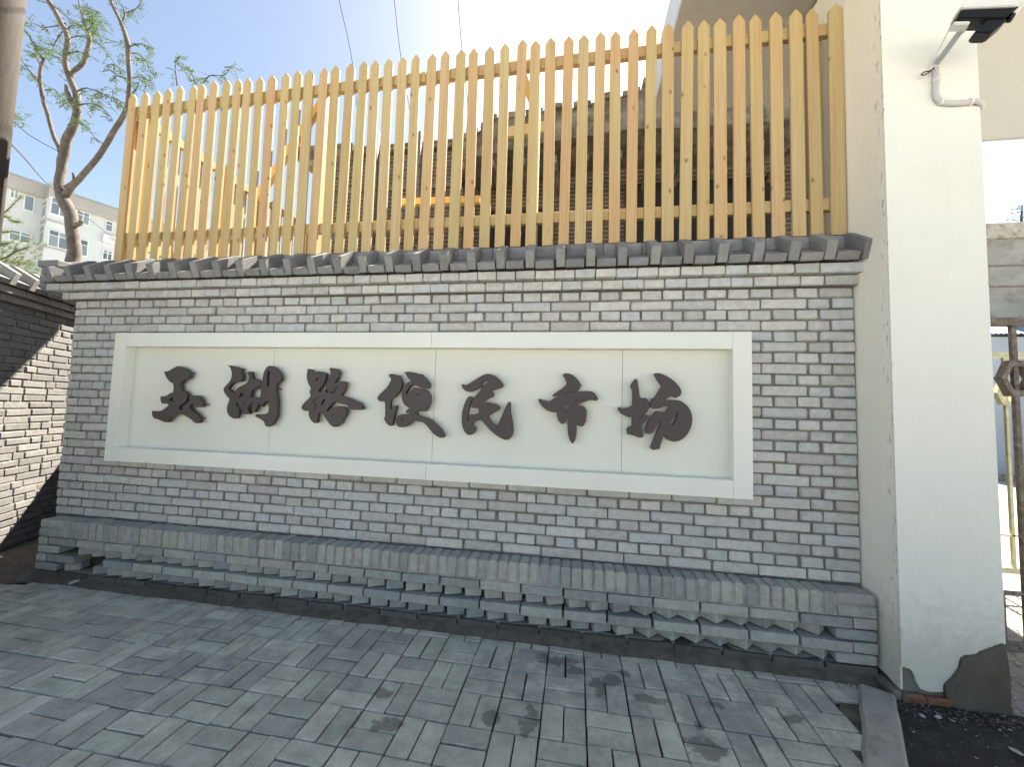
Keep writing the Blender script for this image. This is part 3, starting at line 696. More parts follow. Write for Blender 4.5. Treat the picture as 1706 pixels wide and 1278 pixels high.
def plank(nm, a, b, w_, t_, parent, off, up=Vector((0, 0, 1))):
    """board from a to b, its width along 'up', origin at a, its length along local z (grain)"""
    a, b = Vector(a), Vector(b); z = (b-a).normalized(); x = (up-z*up.dot(z)).normalized(); y = z.cross(x)
    bm = bmesh.new(); add_box(bm, (-w_/2, -t_/2, 0), (w_/2, t_/2, (b-a).length), .002)
    o = link(nm, newmesh(nm, bm, mat=M_WOOD), parent); T = Matrix((x, y, z)).transposed().to_4x4(); T.translation = a-off; o.matrix_local = T; return o
for (za, zb, w_) in ((3.708, 3.752, .076), (2.632, 2.628, .074)):
    zc = lambda x: za+(zb-za)*(x+5.26)/5.24
    for (a, b) in ((-5.26, -2.70), (-2.698, -.02)):
        plank('rail', (a, .075, zc(a)), (b, .075, zc(b)), w_, .038, fence, fo)
for x in (-5.15, -3.55, -1.9, -.12): plank('post', (x, .135, 2.15), (x, .135, 3.78), .07, .07, fence, fo, Vector((1, 0, 0)))
for (p, q) in (((551, 150), (427, 332)), ((868, 118), (897, 195))):
    a = on(*p, 1, .19); b = on(*q, 1, .19 if p[0] < 800 else .5); plank('brace', a, b, .055, .045, fence, fo, Vector((0, 0, 1)))
# return fence running back from the left end
rf = thing('picket_fence', 'picket fence returning back from the left end of the wall, seen from behind', 'fence', (-5.28, 1.1, 2.42))
ro = Vector(rf.location)
y = .14
while y < 2.35:
    link('picket', picket_me(1.40+rnd.uniform(-.008, .008), .07), rf, Vector((-5.29, y, 2.40))-ro, (rnd.gauss(0, .003), rnd.gauss(0, .002), R(-90)+rnd.gauss(0, .015))); y += .107
for z in (3.70, 2.63): plank('rail', (-5.245, .10, z), (-5.245, 2.38, z), .075, .038, rf, ro)
for yy in (.9, 2.3): plank('post', (-5.18, yy, 1.70), (-5.18, yy, 3.76), .07, .07, rf, ro, Vector((1, 0, 0)))
# short rear fence section seen between the pickets
bf = thing('timber_rail', 'horizontal pine rail behind the fence below the old roof', 'rail', on(846, 221, 1, 1.1))
b0 = Vector(bf.location); plank('board', b0, on(907, 212, 1, 1.1), .10, .04, bf, b0)
bf = thing('timber_rail', 'lower pine rail in front of the old brick wall, behind the fence', 'rail', on(655, 338, 1, .17))
b0 = Vector(bf.location); plank('board', b0, on(800, 333, 1, .17), .05, .04, bf, b0)

# unseen earth block behind the wall, added to shadow the side wall's lower part
bm = bmesh.new(); add_box(bm, (-5.15, .37, -.03), (-.02, 2.9, 1.72)); add_box(bm, (-7.1, 1.9, -.03), (-5.152, 2.9, 2.1)); o = link('shade_terrace', newmesh('shade_terrace', bm, mat=M_DIRT)); tag(o, kind='structure')

# ------------------------------------------------------------ old building behind the fence
def mat_oldbrick():
    t = NT('old_brick_wall', .95); p = t.pos()
    sx = t.n('ShaderNodeSeparateXYZ'); t.l(p, sx.inputs[0]); cb = t.n('ShaderNodeCombineXYZ')
    t.l(t.math('ADD', sx.outputs[0], sx.outputs[1]), cb.inputs[0]); t.l(sx.outputs[2], cb.inputs[1])
    b = t.n('ShaderNodeTexBrick'); t.l(cb.outputs[0], b.inputs['Vector']); b.inputs['Scale'].default_value = 1
    b.inputs['Brick Width'].default_value = .25; b.inputs['Row Height'].default_value = .065; b.inputs['Mortar Size'].default_value = .008
    b.inputs['Color1'].default_value = (.12, .085, .065, 1); b.inputs['Color2'].default_value = (.085, .062, .05, 1); b.inputs['Mortar'].default_value = (.22, .19, .15, 1)
    c = t.mix(.5, b.outputs['Color'], t.ramp(t.noise(p, 7, 5, .6), [(.3, g3(.2)), (.7, g3(.7))]), 'OVERLAY'); t.color(c)
    t.bump(b.outputs['Fac'], .8, -.01); return t.m
M_OLDB = mat_oldbrick()
M_OLDROOF = mat_simple('old_roof_board', (.17, .145, .115, 1), .95, .45, 6, .8, dirt=((.08, .065, .05, 1), 5, .45, .6))
M_BLACKIN = mat_simple('interior_shade', (.02, .018, .016, 1), .9, .3, 5, 0)
ob = thing('old_house', 'dilapidated old brick house with weathered eaves behind the picket fence', 'house', (-2.6, 3, 0))
oo = Vector(ob.location)
def part(nm, parent, off, lo, hi, mat, bev=0, jit=0):
    bm = bmesh.new(); add_box(bm, lo, hi, bev, jit)
    for v in bm.verts: v.co -= off
    return link(nm, newmesh(nm, bm, mat=mat), parent)
part('wall', ob, oo, (-5.49, 3.0, 0), (-3.3, 3.3, 5.22), M_OLDB)
part('wall', ob, oo, (-3.298, 3.35, 0), (1.9, 7.1, 5.0), M_OLDB)
part('roof', ob, oo, (-5.93, 2.75, 5.10), (-5.0, 3.2, 5.31), M_OLDROOF, .01, .01)
part('parapet', ob, oo, (-4.99, 2.9, 5.223), (-3.3, 3.35, 5.34), M_OLDB)
# string course
part('string_course', ob, oo, (-5.5, 2.93, 4.62), (-3.3, 2.998, 4.68), M_OLDROOF); part('string_course', ob, oo, (-5.5, 2.93, 3.55), (-3.3, 2.998, 3.62), M_OLDROOF)
# projecting eave on the right, broken skyline
bm = bmesh.new()
top = [(-3.30, 5.05), (-3.1, 5.02), (-2.95, 5.12), (-2.72, 5.30), (-2.3, 5.28), (-2.05, 5.34), (-1.6, 5.33), (-1.3, 5.42), (-.95, 5.44), (-.8, 5.50), (-.7, 5.62), (-.55, 5.66), (.3, 5.70), (1.8, 5.75)]
bot = [(1.8, 4.95), (-.2, 4.93), (-.9, 4.98), (-1.5, 4.93), (-2.1, 4.88), (-2.7, 4.80), (-3.30, 4.72)]
pts = top+bot
add_prism(bm, pts, 1, 2.5, 3.34)
bmesh.ops.triangulate(bm, faces=[f for f in bm.faces if len(f.verts) > 4])
for v in bm.verts: v.co -= oo
link('eave', newmesh('eave', bm, mat=M_OLDROOF), ob)
bm = bmesh.new()
for i in range(40):
    x = -3.25+i*.125; z = next((a[1]+(b[1]-a[1])*(x-a[0])/(b[0]-a[0]) for a, b in zip(top, top[1:]) if a[0] <= x <= b[0]), 5.4)
    if rnd.random() < .25: continue
    add_box(bm, (x-.05, 2.42+rnd.uniform(0, .05), z-.03), (x+.05, 2.75, z+.02+rnd.uniform(0, .03)), .008, .006)
for v in bm.verts: v.co -= oo
link('roof_tiles', newmesh('roof_tiles', bm, mat=M_OLDROOF), ob)['kind'] = 'stuff'
for i in range(12):
    x = -3.2+i*.42; part('rafter', ob, oo, (x, 2.5, 4.60), (x+.06, 3.34, 4.70), M_OLDROOF)
part('shade_panel', ob, oo, (-2.95, 3.30, 2.2), (-1.95, 3.348, 4.4), M_BLACKIN)  # black panels on the solid wall, painting in the unlit interior's shade
part('shade_panel', ob, oo, (-.9, 3.30, 3.3), (1.2, 3.348, 4.7), M_BLACKIN)
for (px, py, r_) in ((629, 222, .05), (701, 222, .035)):
    p = on(px, py, 1, 2.9); bm = bmesh.new(); add_tube(bm, [Vector((p.x, 2.88, 3.8))-oo, Vector((p.x, 2.88, p.z))-oo], r_, 8); link('vent_pipe', newmesh('vent_pipe', bm, True, M_RUST), ob)

# ------------------------------------------------------------ gate portal: pillar, beam, canopy
pil = thing('gate_pillar', 'white plastered gate pillar with peeled base beside the brick wall', 'pillar', (.21, 0, 0))
po = Vector(pil.location); PYF = -.25
bm = bmesh.new(); add_box(bm, (.012, PYF+.012, -.02), (.42, .48, 4.18))
for v in bm.verts: v.co -= po
link('core', newmesh('core', bm, mat=M_BARE2), pil)
# front plaster skin with torn lower edge (x, z on the front plane)
tp = lambda x, y: on(1440+x/5.86, 1060+y/5.86, 1, PYF)
edge = [(355, 300), (400, 305), (440, 320), (470, 355), (500, 400), (505, 450), (530, 490), (550, 520), (600, 538), (640, 545), (720, 550), (770, 548), (768, 505), (775, 470), (805, 440), (850, 405), (880, 360), (915, 300), (925, 250), (935, 212), (990, 185), (1080, 178), (1160, 140), (1230, 112), (1290, 85), (1305, 110), (1322, 132), (1345, 70)]
E2 = [(tp(*e).x, tp(*e).z) for e in edge]
E2[0] = (.0, E2[0][1]); E2[-1] = (.432, E2[-1][1])
# subdivide the torn edge with small noise
E3 = []
for a, b in zip(E2, E2[1:]):
    for k in range(4):
        t = k/4; p = Vector((a[0]+(b[0]-a[0])*t, a[1]+(b[1]-a[1])*t, 0))
        if k: p += Vector((noise.noise(p*60), noise.noise(p*60+Vector((9, 9, 9))), 0))*.005
        E3.append((p.x, p.y))
E3.append(E2[-1])
bm = bmesh.new(); poly = [(.0, 4.18)]+E3+[(.432, 4.18)]
add_prism(bm, poly, 1, PYF, PYF+.011)
bmesh.ops.triangulate(bm, faces=[f for f in bm.faces if len(f.verts) > 4])
for v in bm.verts: v.co -= po
link('front_plaster', newmesh('front_plaster', bm, mat=M_WHITE), pil)
side_bot = [(PYF+.0115, .02), (-.2, .035), (-.15, .05), (.48, .05)]
bm = bmesh.new(); add_prism(bm, [(PYF+.0115, 4.18)]+side_bot+[(.48, 4.18)], 0, 0, .011)
for v in bm.verts: v.co -= po
link('side_plaster', newmesh('side_plaster', bm, mat=M_SIDELIT), pil)
part('side_plaster', pil, po, (.421, PYF+.0115, .26), (.432, .48, 4.18), M_WHITE)
# projecting patch of bare mortar at the right foot
pp = [(775, 465), (840, 405), (890, 340), (925, 290), (935, 215), (1000, 188), (1080, 178), (1290, 88), (1345, 70), (1375, 200), (1400, 470), (1425, 760), (1380, 800), (1200, 790), (1000, 740), (880, 720), (820, 640), (785, 570)]
q = [(tp(*e).x, max(tp(*e).z, -.015)) for e in pp]
bm = bmesh.new(); add_prism(bm, q, 1, PYF-.012, PYF+.3)
bmesh.ops.triangulate(bm, faces=[f for f in bm.faces if len(f.verts) > 4])
bmesh.ops.subdivide_edges(bm, edges=list(bm.edges), cuts=2)
for v in bm.verts:
    if v.co.y < PYF: v.co.y += noise.noise(v.co*14)*.006
    v.co -= po
link('mortar_patch', newmesh('mortar_patch', bm, mat=M_BARE), pil)
for k, (a, b) in enumerate(((-.01, .085), (.09, .205))):
    o = part('footing_brick', pil, po, (a, PYF-.022+.006*k, -.012), (b, PYF+.05, .034-.006*k), M_RED, .008, .004)
o = part('footing_brick', pil, po, (-.045, -.262, -.012), (-.004, -.12, .035), M_BARE2, .008, .004)
# beam across the gate and canopy slab above
bmh = thing('gate_beam', 'cream concrete beam spanning the gate to the right of the pillar', 'beam', (2.4, .45, 3.16))
bo = Vector(bmh.location)
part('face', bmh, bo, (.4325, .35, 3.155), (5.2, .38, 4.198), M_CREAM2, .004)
pr = thing('gate_pillar', 'far gate pillar of the portal beyond the right edge of view', 'pillar', (5.4, 0, 0)); part('core', pr, Vector(pr.location), (5.21, -.25, -.02), (5.65, .5, 4.198), M_WHITE, .004)
cp = thing('canopy_slab', 'flat concrete canopy over the gate with grey underside and edge coloured as if lit by blue sky', 'canopy', (2.2, .5, 4.2))
co_ = Vector(cp.location)
bm = bmesh.new()
add_prism(bm, [(-.899, -1.4), (5.9, -1.4), (5.9, 1.25), (-.899, 1.25)], 2, 4.2, 4.24)
for v in bm.verts: v.co -= co_
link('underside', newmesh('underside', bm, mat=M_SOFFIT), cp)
bm = bmesh.new(); add_prism(bm, [(-.90, -1.402), (5.9, -1.402), (5.9, 1.252), (-.90, 1.252)], 2, 4.2405, 4.62)
for v in bm.verts: v.co -= co_
link('slab', newmesh('slab', bm, mat=mat_simple('skylit_edge', (.62, .68, .74, 1), .6, .05, 2, .05)), cp)  # blue of the sky light on the edge put into the colour

# ------------------------------------------------------------ security camera on the pillar
cc = thing('security_camera', 'white and black bullet security camera on a bent bracket high on the pillar', 'camera', on(1558, 112, 1, PYF))
c0 = Vector(cc.location)
base = on(1556, 108, 1, PYF-.01)
def tube_part(nm, pts, rad, mat, parent, off, n=10, smooth=True):
    bm = bmesh.new(); add_tube(bm, [Vector(p)-off for p in pts], rad, n); return link(nm, newmesh(nm, bm, smooth, mat), parent)
def beamq(nm, a, b, w_, t_, mat, parent, off, up=Vector((0, 1, 0))):
    a, b = Vector(a), Vector(b); z = (b-a).normalized(); x = (up-z*up.dot(z)).normalized(); y = z.cross(x)
    bm = bmesh.new(); add_box(bm, (-w_/2, -t_/2, 0), (w_/2, t_/2, (b-a).length), .003)
    T = Matrix((x, y, z)).transposed().to_4x4(); T.translation = a-off; me = newmesh(nm, bm, mat=mat); o = link(nm, me, parent); o.matrix_local = T; return o
CY = -.44
armt = on(1606, 42, 1, CY); armb = on(1560, 106, 1, PYF-.02)
beamq('wall_plate', on(1553, 112, 1, PYF-.003), on(1563, 92, 1, PYF-.003), .022, .005, M_PLASTIC, cc, c0)
beamq('arm', armb, on(1600, 52, 1, CY+.02), .024, .014, M_GREYMET, cc, c0)
beamq('arm_joint', on(1599, 55, 1, CY+.02), on(1611, 38, 1, CY), .030, .024, M_GREYMET, cc, c0)
# housing: axis runs to the right and slightly towards the street
hx = (on(1688, 24, 1, CY-.05)-on(1592, 26, 1, CY)).normalized(); 
ha = on(1592, 31, 1, CY); hb = on(1680, 27, 1, CY-.05); L_ = (hb-ha).length
up = Vector((0, 0, 1)); up = (up-hx*up.dot(hx)).normalized(); hy = up.cross(hx)
HT = Matrix((hx, hy, up)).transposed().to_4x4(); HT.translation = ha-c0
def hpart(nm, prof, y0, y1, mat, bev=.003):
    bm = bmesh.new(); add_prism(bm, prof, 1, y0, y1)
    if bev: bmesh.ops.bevel(bm, geom=list(bm.edges), offset=bev, segments=2, affect='EDGES')
    o = link(nm, newmesh(nm, bm, mat=mat), cc); o.matrix_local = HT; return o
hpart('sunshield', [(-.008, .010), (-.004, .056), (L_+.038, .060), (L_+.036, .048), (L_-.0, .014)], -.046, .046, M_PLASTIC)
hpart('housing', [(-.002, -.028), (.0, .0255), (L_+.015, .0255), (L_-.02, -.030)], -.036, .036, M_DARKMET, .004)
hpart('mounting_foot', [(-.004, -.044), (-.004, -.0285), (.055, -.0285), (.055, -.044)], -.022, .022, M_PLASTIC)
hpart('lamp_unit', [(L_*.46, -.085), (L_*.60, -.0305), (L_*.98, -.0305), (L_*.80, -.092), (L_*.55, -.094)], -.032, .030, M_DARKMET, .005)
tube_part('lens', [HT @ Vector((L_+.003, 0, 0))+c0, HT @ Vector((L_+.018, 0, 0))+c0], .018, M_DARKMET, cc, c0)
pts, rr = smooth_path([on(1588, 30, 1, CY), on(1578, 55, 1, CY+.04), on(1562, 85, 1, PYF-.05), on(1549, 106, 1, PYF-.02), on(1556, 112, 1, PYF-.015)], [.0025]*5)
tube_part('cable', pts, rr, M_PLASTIC, cc, c0, 6)
pts, rr = smooth_path([on(1556, 112, 1, PYF-.02), on(1550, 117, 1, PYF-.03), on(1541, 119, 1, PYF-.03), on(1535, 123, 1, PYF-.03), on(1540, 124.5, 1, PYF-.03), on(1549, 119, 1, PYF-.03), on(1556, 113, 1, PYF-.02)], [.0028]*7)
tube_part('cable_loop', pts, rr, M_CABLE, cc, c0, 6)
cdt = thing('conduit_pipe', 'bent grey conduit pipe running from the security camera round the pillar edge', 'conduit', on(1560, 125, 1, PYF))
k0 = Vector(cdt.location)
pts, rr = smooth_path([on(1559, 113, 1, PYF-.016), on(1560, 135, 1, PYF-.014), on(1559, 155, 1, PYF-.014), on(1564, 166, 1, PYF-.014), on(1576, 171, 1, PYF-.014), on(1598, 171.5, 1, PYF-.014), on(1618, 169, 1, PYF-.014), on(1632, 169, 1, PYF-.016), Vector((.452, -.235, on(1640, 177, 1, PYF).z)), Vector((.450, -.19, on(1641, 186, 1, PYF).z)), Vector((.446, -.14, on(1637, 196, 1, PYF).z))], [.0125]*11)
tube_part('pipe', pts, rr, M_CONDUIT, cdt, k0, 12)
for p in ((1560, 133), (1567, 168.5), (1617, 169)):
    a = on(*p, 1, PYF-.014); d = Vector((0, 0, .004)) if p[0] < 1562 else Vector((.004, 0, 0))
    bm = bmesh.new(); add_tube(bm, [a-d*1.5-k0, a+d*1.5-k0], .0165, 12); link('clip', newmesh('clip', bm, True, M_PLASTIC), cdt)

# ------------------------------------------------------------ iron gate leaves
def gate(y, x0, x1, hx0, mat, label, hz=1.608):
    t = thing('iron_gate', label, 'gate', ((x0+x1)/2, y, 0)); o_ = Vector(t.location)
    def bar(nm, lo, hi): return part(nm, t, o_, lo, hi, mat, .002)
    bar('rail', (x0, y-.02, .112), (x1, y+.02, .158)); bar('rail', (x0, y-.012, .408), (x1, y+.012, .424)); bar('rail', (x0, y-.02, 1.885), (x1, y+.02, 1.93))
    x = hx0
    while x-.32 > x0: x -= .32
    first = x
    while x < x1:
        bar('bar', (x-.012, y-.012, .159), (x+.012, y+.012, 1.884))
        bm = bmesh.new(); r1, r2 = .080, .054
        ring = lambda r, yy: [bm.verts.new((x+a*r, yy, hz-.02+b*r*1.25)) for a, b in ((-.45, 1), (.45, 1), (1, 0), (.45, -1), (-.45, -1), (-1, 0))]
        A, B, C1, D = ring(r1, y-.022), ring(r2, y-.022), ring(r1, y+.022), ring(r2, y+.022)
        for i in range(6):
            j = (i+1) % 6
            for f in ((A[i], A[j], B[j], B[i]), (C1[j], C1[i], D[i], D[j]), (A[j], A[i], C1[i], C1[j]), (B[i], B[j], D[j], D[i])): bm.faces.new(f)
        bmesh.ops.recalc_face_normals(bm, faces=list(bm.faces))
        for v in bm.verts: v.co -= o_
        link('hexagon_ornament', newmesh('hexagon', bm, mat=mat), t)
        if x+.215 < x1: bar('tie', (x+.081, y-.006, hz-.026), (x+.239, y+.006, hz-.014))
        x += .32
    x = first-.32+.107
    while x < x1:
        if x > x0 and abs((x-first) % .32) > .01 and abs((x-first) % .32-.32) > .01: bar('baluster', (x-.008, y-.008, .159), (x+.008, y+.008, .407))
        x += .1067
    bar('stile', (x0-.03, y-.02, .05), (x0, y+.02, 1.95)); bar('stile', (x1, y-.02, .05), (x1+.03, y+.02, 1.95))
gate(.10, .47, 2.6, .846, M_RUST, 'rusty iron gate leaf with hexagon ornaments beside the pillar')
gate(1.40, .9, 3.2, 1.985, M_PALEIRON, 'cream painted iron gate leaf standing behind the rusty one')

# ------------------------------------------------------------ yard beyond the gate
M_FARW = mat_simple('weathered_render', (.27, .275, .26, 1), .9, .22, 1.2, .3, dirt=((.16, .155, .145, 1), 2.2, .5, .7), mult=(1, 1, 3))
fw = thing('boundary_wall', 'tall weathered grey wall with flat cap beyond the gate', 'wall', (14, 10, 0)); f0 = Vector(fw.location)
part('wall', fw, f0, (9.3, 10.0, 0), (20, 10.3, 6.36), M_FARW); part('cap', fw, f0, (9.2, 9.85, 6.362), (20, 10.4, 6.78), M_CONC, .02)
for z in (5.60, 5.02): part('string_course', fw, f0, (9.3, 9.985, z), (20, 9.998, z+.05), M_BARE2)
M_SHED = mat_simple('blue_grey_sheet', (.33, .39, .48, 1), .5, .08, 1.5, .05)
sh = thing('shed', 'blue-grey sheet metal shed with corrugated roof beyond the gate', 'shed', (11, 9, 0)); h0 = Vector(sh.location)
part('wall', sh, h0, (8.1, 8.62, 0), (13.5, 9.9, 3.40), M_SHED)
bm = bmesh.new(); prev = None; i = 0; x = 8.0
while x < 13.6:
    zo = .03 if i % 2 else 0
    r = [bm.verts.new((x, 8.4, 3.43+zo)), bm.verts.new((x, 9.95, 4.15+zo))]
    if prev: bm.faces.new((prev[0], r[0], r[1], prev[1]))
    prev = r; x += .05; i += 1
for v in bm.verts: v.co -= h0
link('corrugated_roof', newmesh('corrugated_roof', bm, mat=mat_simple('roof_sheet', (.22, .32, .46, 1), .4, .1, 3, 0, metal=.3)), sh)
part('plinth', sh, h0, (8.09, 8.60, 0), (13.5, 8.618, .12), M_CONC)
# distant twig of a tree above the wall
tt = thing('distant_tree', 'thin distant tree top rising above the boundary wall', 'tree', (0, 0, 0))
base = on(1702, 372, 1, 14); tt.location = base
bm = bmesh.new(); add_tube(bm, [Vector((0, 0, -4)), Vector((0, 0, .2)), Vector((.05, 0, .7))], [.12, .04, .01], 6); link('trunk', newmesh('trunk', bm, True, M_TWIG), tt)
bm = bmesh.new()
for _ in range(260):
    z = rnd.uniform(-.3, .75); x = rnd.gauss(0, .16*(1-z*.6)); s = .05; c = Vector((x, rnd.gauss(0, .15), z))
    a = Vector((rnd.gauss(0, 1), rnd.gauss(0, 1), rnd.gauss(0, 1))).normalized()*s; b = a.orthogonal().normalized()*s*.5
    bm.faces.new([bm.verts.new(c+v) for v in (a, b, -a, -b)])
link('foliage', newmesh('foliage', bm, mat=M_LEAF), tt)

# ------------------------------------------------------------ apartment building at left
FA, FB = Vector((-42, 18.2, 0)), Vector((-39.9, 23.9, 0))
fd = (FB-FA).normalized(); fn = Vector((fd.y, -fd.x, 0))
ap = thing('apartment_building', 'white apartment building with glazed balconies behind the tree at left', 'apartment building', FA)
AM = Matrix((fd, -fn, Vector((0, 0, 1)))).transposed().to_4x4()  # local x along facade, local y into the building
def fac(px, py, out=0):
    d = ray(px, py); a = FA+fn*out; t = (a-CAM).dot(fn)/d.dot(fn); p = CAM+d*t; return ((p-FA).dot(fd), p.z)
M_APT = mat_simple('apartment_render', (.40, .44, .47, 1), .85, .08, .4, .05)
M_APTC = mat_simple('apartment_cornice', (.27, .27, .265, 1), .85, .1, .6, .05)
M_FRAME = mat_simple('white_window_frame', (.50, .54, .56, 1), .5, .03, 2, 0)
tg = NT('window_glass', .08); tg.color(tg.ramp(tg.rand(), [(0, (.10, .14, .16, 1)), (.5, (.16, .22, .25, 1)), (1, (.05, .07, .08, 1))])); tg.b.inputs['Specular IOR Level'].default_value = .8; M_GLASS = tg.m
def apart(nm, x0, x1, y0, y1, z0, z1, mat, parent=ap):
    me = box_mesh(nm, (x0, y0, z0), (x1, y1, z1), 0, 0, mat)
    o = link(nm, me, parent)
    if parent == ap: o.matrix_local = AM
    return o
apart('wall', -12, 14, 0, 11, 0, 16.4, M_APT)
apart('cornice', -12, 14, -.55, -.002, 16.0, 16.85, M_APTC); apart('parapet', -12, 14, -.30, 11, 16.852, 17.1, M_APTC)
def crop4(x, y): return (x/6.087, 270+y/6.087)
def window(bx, out=0, nx=2, transom=True):
    (xa, ya, xb, yb) = bx
    s_a, z_a = fac(*crop4(xa, ya), out); s_b, z_b = fac(*crop4(xb, yb), out)
    s_a, s_b = min(s_a, s_b), max(s_a, s_b); z0, z1 = min(z_a, z_b), max(z_a, z_b)
    y = -out
    f = apart('window', s_a, s_b, y-.05, y-.002, z0, z1, M_FRAME)
    w_ = (s_b-s_a)
    for i in range(nx):
        a = s_a+.07+i*(w_-.07)/nx; b = s_a+(i+1)*(w_-.07)/nx
        zt = z0+(z1-z0)*.68 if transom else z1-.07
        for (q0, q1) in ([(z0+.07, zt-.03), (zt+.03, z1-.07)] if transom else [(z0+.07, z1-.07)]):
            link('pane', box_mesh('pane', (a, y-.062, q0), (b, y-.051, q1), 0, 0, M_GLASS), f)
BO = 1.3
sb0, zt = fac(*crop4(500, 320), BO); sb1, _ = fac(*crop4(712, 420), BO)
for (z0, z1, m) in ((0, 12.1, M_APT), (12.102, 12.2, M_APTC), (12.202, 14.1, M_APT), (14.102, 14.2, M_APTC), (14.202, 15.998, M_APT), (16.0, 16.85, M_APTC)):
    e = .08 if m == M_APTC else 0
    apart('bay' if m == M_APT else 'band', sb0-e, sb1+e, -BO-e-(.3 if z0 == 16.0 else 0), -.5500 if z0 == 16.0 else -.001, z0, z1, m)
window((518, 345, 690, 575), BO, 2); window((492, 675, 690, 900), BO, 2)
window((100, 262, 188, 385)); window((245, 325, 340, 512), 0, 1, False); window((90, 672, 312, 838), 0, 2)
window((775, 480, 905, 650), 0, 2); window((1068, 590, 1140, 715), 0, 1); window((800, 775, 885, 965), 0, 1); window((1040, 880, 1135, 1010), 0, 2)
window((-160, 180, 40, 320), 0, 2); window((-160, 560, 30, 700), 0, 2)
# bay side glazing (faces the street end)
for (za, zb) in ((14.45, 15.75), (12.45, 13.85)):
    f = apart('window', sb0-.05, sb0-.002, -BO+.1, -.15, za, zb, M_FRAME)
    for (a, b) in ((-BO+.17, -.75), (-.68, -.22)):
        for (q0, q1) in ((za+.07, za+.85), (za+.92, zb-.07)): link('pane', box_mesh('pane', (sb0-.062, a, q0), (sb0-.051, b, q1), 0, 0, M_GLASS), f)
s_, z_ = fac(*crop4(1110, 790)); 
ac = thing('air_conditioner', 'white air conditioner unit on the apartment wall beside the fence', 'air conditioner', FA+fd*s_+Vector((0, 0, z_)))
me = box_mesh('casing', (-.42, -.36, -.3), (.42, -.06, .3), .02, 0, M_PLASTIC); o = link('casing', me, ac); o.matrix_local = AM
bm = bmesh.new(); add_tube(bm, [(.08, -.37, 0), (.08, -.362, 0)], .22, 16); o = link('fan', newmesh('fan', bm, mat=M_GREYMET), ac); o.matrix_local = AM
me = box_mesh('bracket', (-.40, -.35, -.36), (.40, 0, -.305), 0, 0, M_GREYMET); o = link('bracket', me, ac); o.matrix_local = AM

# ------------------------------------------------------------ trees
def leafspray(bm, p, d, n=8, ll=.026, gap=.017):
    d = d.normalized(); side = d.cross(Vector((rnd.gauss(0, .3), rnd.gauss(0, .3), 1))).normalized()
    for i in range(n):
        d = (d+Vector((0, 0, -.05))).normalized(); p = p+d*gap
        for s in (-1, 1):
            a = (side*s+d*.35+Vector((0, 0, -.25))).normalized()*ll*rnd.uniform(.8, 1.1)
            wv = a.cross(Vector((rnd.gauss(0, .6), rnd.gauss(0, .6), 1))).normalized()*ll*.24
            bm.faces.new([bm.verts.new(p), bm.verts.new(p+a*.45+wv), bm.verts.new(p+a), bm.verts.new(p+a*.45-wv)])
TY = 1.2
tree = thing('locust_tree', 'sparse pruned locust tree with forked limbs behind the wall at left', 'tree', on(124, 440, 1, TY)*1)
tree.location.z = 0; t0 = Vector(tree.location)
def limb(nm, pts, y0, y1, mat=M_BARK, n=10):
    P_ = []; r_ = []
    for i, (x, y, r) in enumerate(pts):
        yy = y0+(y1-y0)*i/(len(pts)-1); p = on(x, y, 1, yy); P_.append(p-t0); r_.append(r/pj(p)[2]*pj(p)[2]*(pj(p)[2]/F_PX)*.68)
    P_, r_ = smooth_path(P_, r_, 4)
    for i, p in enumerate(P_): p += Vector((noise.noise(p*5), noise.noise(p*5+Vector((7, 0, 0))), 0))*r_[i]*.35
    bm = bmesh.new(); add_tube(bm, P_, r_, n); return link(nm, newmesh(nm, bm, True, mat), tree)
trunk_px = [(126, 700, 15), (125, 520, 14), (124, 440, 13.5), (122, 400, 12.5), (120, 372, 12), (112, 345, 13), (104, 325, 12), (101, 305, 10), (102, 280, 9.5), (107, 255, 10), (115, 230, 9), (126, 200, 8), (129, 175, 7.5), (127, 160, 7), (118, 135, 6.5), (110, 110, 5.8), (110, 90, 5.4), (113, 65, 5.2), (105, 45, 5.6), (92, 18, 5.5), (78, -5, 5.5), (60, -50, 5)]
limb('trunk', trunk_px, TY, TY, n=12)
limb('limb', [(106, 335, 9), (115, 316, 7.5), (122, 306, 6.8), (135, 295, 6.3), (160, 265, 6), (182, 232, 6), (205, 192, 5.5), (213, 168, 5), (216, 130, 4.5), (214, 95, 5), (212, 68, 5.5), (202, 38, 3.6), (184, 0, 3.6), (172, -40, 3)], TY, TY-.15)
limb('limb', [(103, 262, 6), (98, 245, 4.5), (88, 222, 4.2), (78, 185, 4.2), (70, 158, 4.2), (67, 130, 3.6), (68, 110, 3.2), (74, 96, 2.4)], TY, TY-.1)
limb('limb', [(117, 128, 5), (124, 118, 5), (136, 106, 5), (145, 85, 5), (149, 62, 4.5), (141, 38, 2.2), (133, 10, 1.6), (130, -20, 1.3)], TY, TY+.2)
limb('limb', [(110, 312, 5), (122, 302, 4), (122, 292, 2.5), (121, 288, 2)], TY, TY-.1)
limb('limb', [(124, 376, 6), (133, 372, 5), (135, 368, 4)], TY, TY-.05)
limb('limb', [(126, 178, 7), (118, 168, 6), (112, 155, 5), (110, 140, 3)], TY, TY-.1)
